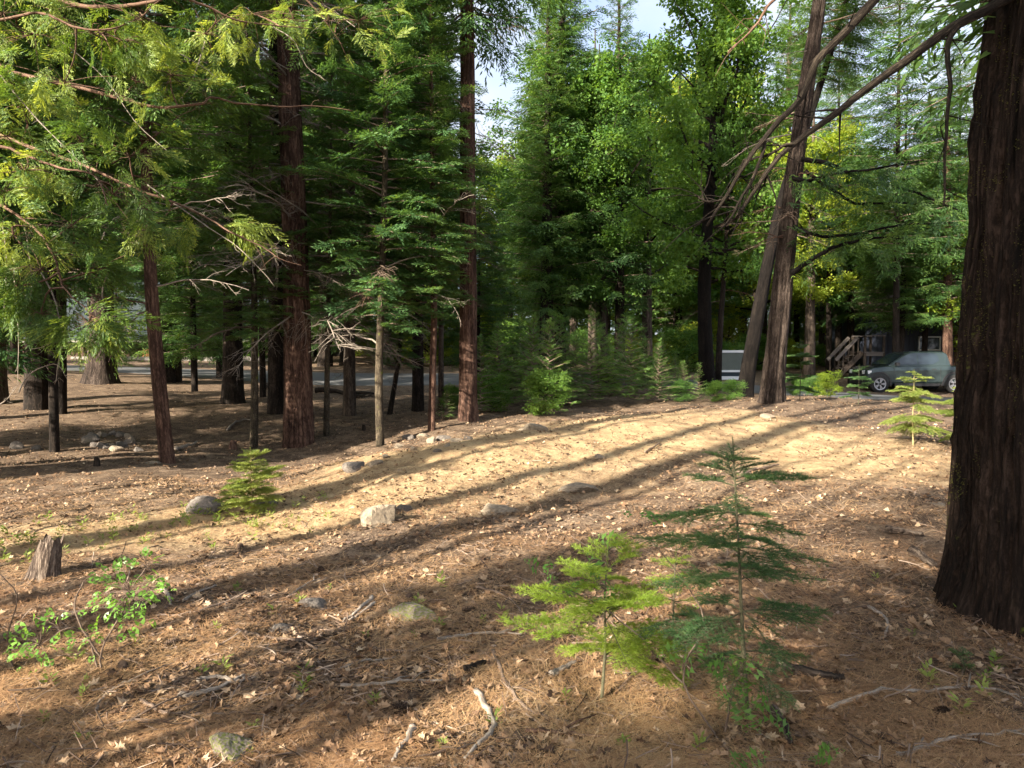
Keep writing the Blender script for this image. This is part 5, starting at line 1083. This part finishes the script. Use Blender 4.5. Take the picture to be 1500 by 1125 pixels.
loft(off([ring(3.9, .42, 1.08, 1.27, .92, .99, .95), ring(5.4, .45, 1.08, 1.25, .90, .98, .93), ring(5.5, .55, 1.0, 1.22, .82, .92, .88)]), PM['paint'], 'cargo_bed', TR)
def cab(x, zt, w): return np.array([(x, -w[0], 1.27), (x, -w[1], zt - .05), (x, -w[1] + .07, zt), (x, w[1] - .07, zt), (x, w[1], zt - .05), (x, w[0], 1.27)])
gr = [cab(1.08, 1.30, (.86, .84)), cab(1.40, 1.53, (.87, .79)), cab(1.85, 1.80, (.88, .74)), cab(2.15, 1.93, (.88, .72)), cab(3.1, 1.95, (.88, .72)), cab(3.68, 1.92, (.88, .73)), cab(3.80, 1.84, (.86, .76)), cab(3.95, 1.30, (.85, .83))]
loft(off(gr), PM['paint'], 'cabin', TR)
def pane(pts, name='window', y_at=None):
    for sgn in (-1, 1):
        mb = MB(); v = []
        for (x, z) in pts: v.append((x, yo + sgn * (.885 - (z - 1.27) * .275 + .014), z))
        k = len(v); mb.add(np.array(v + [tuple(np.mean(v, 0))]), t=[(i, (i + 1) % k, k) for i in range(k)]); mb.obj(name, PM['glass'], TR)
pane([(1.38, 1.33), (2.38, 1.34), (2.38, 1.85), (1.95, 1.78), (1.62, 1.60)]); pane([(2.44, 1.34), (3.10, 1.35), (3.42, 1.52), (3.36, 1.77), (3.1, 1.84), (2.44, 1.86)])
mb = MB(); mb.add([(1.06, yo - .78, 1.335), (1.06, yo + .78, 1.335), (1.82, yo + .64, 1.825), (1.82, yo - .64, 1.825)], [(0, 1, 2, 3)]); mb.obj('windscreen', PM['glass'], TR)
mb = MB(); mb.add([(3.80, yo - .68, 1.72), (3.80, yo + .68, 1.72), (3.95, yo + .74, 1.36), (3.95, yo - .74, 1.36)], [(3, 2, 1, 0)]); mb.obj('rear_window', PM['glass'], TR)
mb = MB(); box(mb, (2.3, yo - 1.0, .40), (2.1, .10, .12)); box(mb, (2.3, yo + 1.0, .40), (2.1, .10, .12)); mb.obj('sill', PM['blk'], TR)
for xw in (.58, 4.05):
    for sgn in (-1, 1):
        yc = yo + sgn * .90; th_ = np.linspace(0, TAU, 33)[:-1]; prof = [(.22, -.13), (.40, -.14), (.43, -.10), (.435, 0), (.43, .10), (.40, .14), (.22, .13)]
        V = np.array([[(r_ * math.cos(a), y_, r_ * math.sin(a)) for a in th_] for (r_, y_) in prof]).reshape(-1, 3); q = [(i * 32 + j, i * 32 + (j + 1) % 32, (i + 1) * 32 + (j + 1) % 32, (i + 1) * 32 + j) for i in range(6) for j in range(32)]
        w_ = link('wheel', None, TR, (xw, yc, .435)); mb = MB(); mb.add(V, q); mb.obj('tyre', PM['tyre'], w_, smooth=True)
        mb = MB()
        for a in np.arange(5) / 5 * TAU:
            for da in (-.17, .17): beam(mb, (.05 * math.cos(a), sgn * .12, .05 * math.sin(a)), (.27 * math.cos(a + da), sgn * .125, .27 * math.sin(a + da)), .05, .045)
        V = np.array([[(r_ * math.cos(a), y_, r_ * math.sin(a)) for a in th_] for (r_, y_) in [(.24, sgn * .10), (.24, sgn * .14), (.28, sgn * .145), (.285, sgn * .13)]]).reshape(-1, 3); mb.add(V, [(i * 32 + j, i * 32 + (j + 1) % 32, (i + 1) * 32 + (j + 1) % 32, (i + 1) * 32 + j) for i in range(3) for j in range(32)])
        mb.obj('rim', PM['rim'], w_); mb = MB(); mb.add([(0, sgn * .06, 0)] + [(.25 * math.cos(a), sgn * .06, .25 * math.sin(a)) for a in th_], t=[(0, 1 + j, 1 + (j + 1) % 32) for j in range(32)]); mb.obj('brake_disc', PM['blk'], w_)
        V = np.array([[(r_ * math.cos(a), y_, r_ * math.sin(a)) for a in np.linspace(-.15, math.pi + .15, 20)] for (r_, y_) in [(.46, sgn * .02), (.47, sgn * .105), (.56, sgn * .11), (.58, sgn * .02)]]).reshape(-1, 3); mb = MB(); mb.add(V, [(i * 20 + j, i * 20 + j + 1, (i + 1) * 20 + j + 1, (i + 1) * 20 + j) for i in range(3) for j in range(19)]); mb.obj('wheel_arch', PM['blk'], TR, (xw, yc, .435))
for sgn in (-1, 1):
    mb = MB(); box(mb, (.03, yo + sgn * .62, .98), (.09, .20, .17)); mb.obj('headlight', PM['lamp'], TR)
    mb = MB(); box(mb, (.14, yo + sgn * .90, .98), (.16, .10, .15)); mb.obj('side_light', PM['lamp'], TR)
    mb = MB(); box(mb, (1.36, yo + sgn * 1.04, 1.36), (.16, .18, .15)); mb.obj('mirror', PM['blk'], TR)
    for xh in (2.25, 3.1): mb = MB(); box(mb, (xh, yo + sgn * .995, 1.12), (.20, .02, .03)); mb.obj('door_handle', PM['blk'], TR)
    for xs2 in (1.25, 2.42, 3.4): mb = MB(); box(mb, (xs2, yo + sgn * .992, .86), (.012, .006, .68)); mb.obj('door_seam', PM['blk'], TR)
    mb = MB(); box(mb, (5.47, yo + sgn * .8, 1.02), (.08, .14, .16)); mb.obj('tail_light', PM['tail'], TR)
mb = MB(); box(mb, (.02, yo, .50), (.12, 1.5, .16)); mb.obj('bumper', PM['blk'], TR)
# dark cabin behind the truck
cb = at(1283, 40.5); cb[2] -= .1
CB = thing('cabin', 'dark navy boarded cabin half hidden behind the truck and conifers', 'cabin', cb)
mb = MB(); box(mb, (4.2, 3, 1.75), (8.4, 6, 3.5)); mb.obj('wall', PM['navy'], CB)
bm_ = None; mbb = MB(); box(mbb, (0, 0, 1.7), (.27, .03, 3.38)); bmesh0 = mbb.mesh('board', PM['navy'])
for i in range(28): link('board', bmesh0, CB, (.15 + i * .3, -.017, 0))
mb = MB(); mb.add([(-.5, -.6, 3.35), (8.9, -.6, 3.35), (8.9, 3, 5.2), (-.5, 3, 5.2), (8.9, 6.6, 3.35), (-.5, 6.6, 3.35)], [(0, 1, 2, 3), (3, 2, 4, 5)]); mb.add([(-.5, -.6, 3.25), (8.9, -.6, 3.25), (8.9, 3, 5.1), (-.5, 3, 5.1), (8.9, 6.6, 3.25), (-.5, 6.6, 3.25)], [(3, 2, 1, 0), (5, 4, 2, 3)]); mb.obj('roof', PM['roof'], CB)
wfo = link('window', None, CB)
for c, s in (((2.35, -.06, 1.95), (.07, .08, .8)), ((3.55, -.06, 1.95), (.07, .08, .8)), ((2.95, -.06, 1.58), (1.13, .08, .07)), ((2.95, -.06, 2.32), (1.13, .08, .07))): mb = MB(); box(mb, c, s); mb.obj('frame', PM['white'], wfo)
mb = MB(); box(mb, (2.95, -.045, 1.95), (1.13, .03, .67)); mb.obj('pane', PM['glass'], wfo)
# stairs and landing
sb = at(1226, 38.0)
SR = thing('wooden_stairs', 'wooden outdoor stairs with pale handrails rising to a dark landing', 'stairs', sb)
def pz(py): return 1.65 - (py - 512) / FPX * 38 - sb[2]
def pxx(px): return (px - 1226) / FPX * 38
H_ = pz(516)
mb = MB(); box(mb, (0, 0, 0), (.28, 1.0, .05)); tread = mb.mesh('tread', PM['wood'])
for i in range(7): link('tread', tread, SR, (.15 + i * .17, .5 + 0 * i, .15 + i * (H_ - .15) / 7))
for y in (0, 1.0):
    mb = MB(); beam(mb, (0.0, y, .02), (1.3, y, H_), .05, .26); mb.obj('stringer', PM['woodd'], SR)
    mb = MB(); beam(mb, (-.1, y, .95), (1.05, y, H_ + .80), .10, .16); mb.obj('handrail', PM['wood'], SR)
    for i in range(5): mb = MB(); xx = .05 + i * .26; box(mb, (xx, y, .45 + xx * (H_ / 1.2)), (.05, .05, .95)); mb.obj('baluster', PM['woodd'], SR)
mb = MB(); box(mb, (0, 0, 0), (.14, 1.6, .05)); plank = mb.mesh('plank', PM['wood'])
for i in range(7): link('plank', plank, SR, (1.36 + i * .15, .5, H_))
for x in (1.35, 2.35):
    for y in (-.2, 1.2): mb = MB(); box(mb, (x, y, (H_ + .9) / 2), (.10, .10, H_ + .9)); mb.obj('post', PM['woodd'], SR)
for y in (-.2, 1.2):
    mb = MB(); box(mb, (1.85, y, H_ - .10), (1.1, .05, .18)); mb.obj('joist', PM['wood'], SR)
    mb = MB(); box(mb, (1.85, y, H_ + .88), (1.1, .12, .05)); mb.obj('handrail', PM['wood'], SR)
# white framed notice panel
nb = at(1052, 28.5); NB = thing('notice_board', 'white framed grey display panel beside the dark oak near the road', 'notice board', nb)
q_ = lambda px, py: ((px - 1052) / FPX * 28.5, 1.65 - (py - 512) / FPX * 28.5 - nb[2])
def bar(name, a, b, mat, y=0, th=.06):
    x0, z0_ = q_(*a); x1, z1 = q_(*b); mb = MB(); box(mb, ((x0 + x1) / 2, y, (z0_ + z1) / 2), (abs(x1 - x0), th, abs(z1 - z0_))); mb.obj(name, PM[mat], NB)
bar('panel', (1055, 516), (1095, 543), 'panel'); bar('lower_panel', (1055, 545), (1095, 552), 'blue'); bar('top_rail', (1053, 513), (1097, 516.5), 'white', -.03); bar('middle_rail', (1050, 542), (1097, 545), 'white', -.03); bar('bottom_rail', (1050, 551), (1097, 556), 'white', -.03)
bar('leg', (1050, 542), (1053.5, 575), 'white', -.06); bar('leg', (1093, 542), (1096.5, 575), 'white', -.06)
# turquoise hut glimpsed between trunks
hb = at(1004, 64); HB = thing('hut', 'small turquoise hut glimpsed between trunks left of the oak', 'hut', hb); mb = MB(); box(mb, (1.2, 1.5, 1.5), (2.6, 3, 3.0)); mb.obj('wall', PM['teal'], HB); mb = MB(); mb.add([(-.4, -.3, 2.9), (2.8, -.3, 2.9), (2.8, 1.5, 3.9), (-.4, 1.5, 3.9), (2.8, 3.3, 2.9), (-.4, 3.3, 2.9)], [(0, 1, 2, 3), (3, 2, 4, 5)]); mb.obj('roof', PM['roof'], HB)
# house at the left
ho = at(8, 47); ho[2] = g1(-20, 47) - .1
HO = thing('house', 'blue grey clapboard house with open brown lower porch behind the left trees', 'house', ho)
WX = 17.5
mb = MB(); box(mb, (WX / 2, 4, 3.6), (WX, 8, 4.6)); mb.obj('wall', PM['blue'], HO)
mb = MB(); box(mb, (0, 0, 0), (WX + .04, .03, .17), rot=np.array([[1, 0, 0], [0, math.cos(.12), -math.sin(.12)], [0, math.sin(.12), math.cos(.12)]])); cb_ = mb.mesh('clapboard', PM['blue'])
for i in range(25): link('clapboard', cb_, HO, (WX / 2, -.03, 1.42 + i * .18))
mb = MB(); box(mb, (WX / 2, 4.4, .62), (WX, 7, 1.24)); mb.obj('lower_wall', PM['brown'], HO)
mb = MB(); box(mb, (0, 0, .6), (.2, .2, 1.3)); po_ = mb.mesh('post', PM['brown'])
for i in range(8): link('post', po_, HO, (.3 + i * 2.4, .12, 0))
mb = MB(); box(mb, (0, 0, .62), (.19, .03, 1.2)); pk_ = mb.mesh('board', PM['brown'])
for i in range(60): link('board', pk_, HO, (.3 + i * .285, .87, 0))
mb = MB(); box(mb, (WX / 2, .0, 1.22), (WX + .3, .35, .12)); mb.obj('beam', PM['conc'], HO)
for x in (2.4, 6.3, 10.2, 13.8):
    fo = link('window', None, HO)
    for c, s in (((x - .6, -.1, 3.5), (.1, .1, 1.5)), ((x + .6, -.1, 3.5), (.1, .1, 1.5)), ((x, -.1, 2.8), (1.1, .1, .1)), ((x, -.1, 4.2), (1.1, .1, .1))): mb = MB(); box(mb, c, s); mb.obj('frame', PM['woodd'], fo)
    mb = MB(); box(mb, (x, -.07, 3.5), (1.1, .05, 1.3)); mb.obj('pane', PM['glass'], fo)
mb = MB(); mb.add([(-.6, -.8, 5.8), (WX + .6, -.8, 5.8), (WX + .6, 4, 8.4), (-.6, 4, 8.4), (WX + .6, 8.8, 5.8), (-.6, 8.8, 5.8)], [(0, 1, 2, 3), (3, 2, 4, 5)]); box(mb, (WX / 2, -.8, 5.75), (WX + 1.2, .1, .2)); mb.obj('roof', PM['roof'], HO)
mb = MB(); box(mb, (0, 0, 0), (13, .3, .28)); kb = at(260, 44.2); o = mb.obj('low_wall', PM['conc'], None, kb + [0, 0, .12], label='low pale concrete kerb wall in front of the blue house', category='wall')
for i, (px, py, dpx, col) in enumerate([(216, 521, 17, 'logend'), (199, 524, 10, 'brown'), (120, 522, 10, 'brown'), (330, 522, 10, 'brown'), (136, 524, 9, 'brown')]):
    q0 = P3(px, py, 45.6); R0 = dpx / FPX * 45.6 / 2; q0[2] = max(q0[2], g1(q0[0], q0[1]) + R0 * .8)
    t = thing('log', ['large round log with a bright orange cut end beside the blue house', 'small dark log left of the orange ended log', 'brown log under the porch at the far left', 'brown log under the porch at the right', 'small brown log at the left of the porch'][i], 'log', q0)
    mb = MB(); tube(mb, np.array([(0, 0, 0), (.05, .8, 0), (.1, 1.6, 0)]), [R0, R0, R0 * .95], 18, 0, cap=False); mb.obj('bark', M['grey'], t, smooth=True)
    mb = MB(); a = np.arange(18) / 18 * TAU; mb.add(np.concatenate([np.stack([np.cos(a) * R0 * .97, np.full(18, -.01), np.sin(a) * R0 * .97], 1), [[0, -.02, 0]]]), t=[(j, (j + 1) % 18, 18) for j in range(18)]); mb.obj('cut_end', PM[col], t)
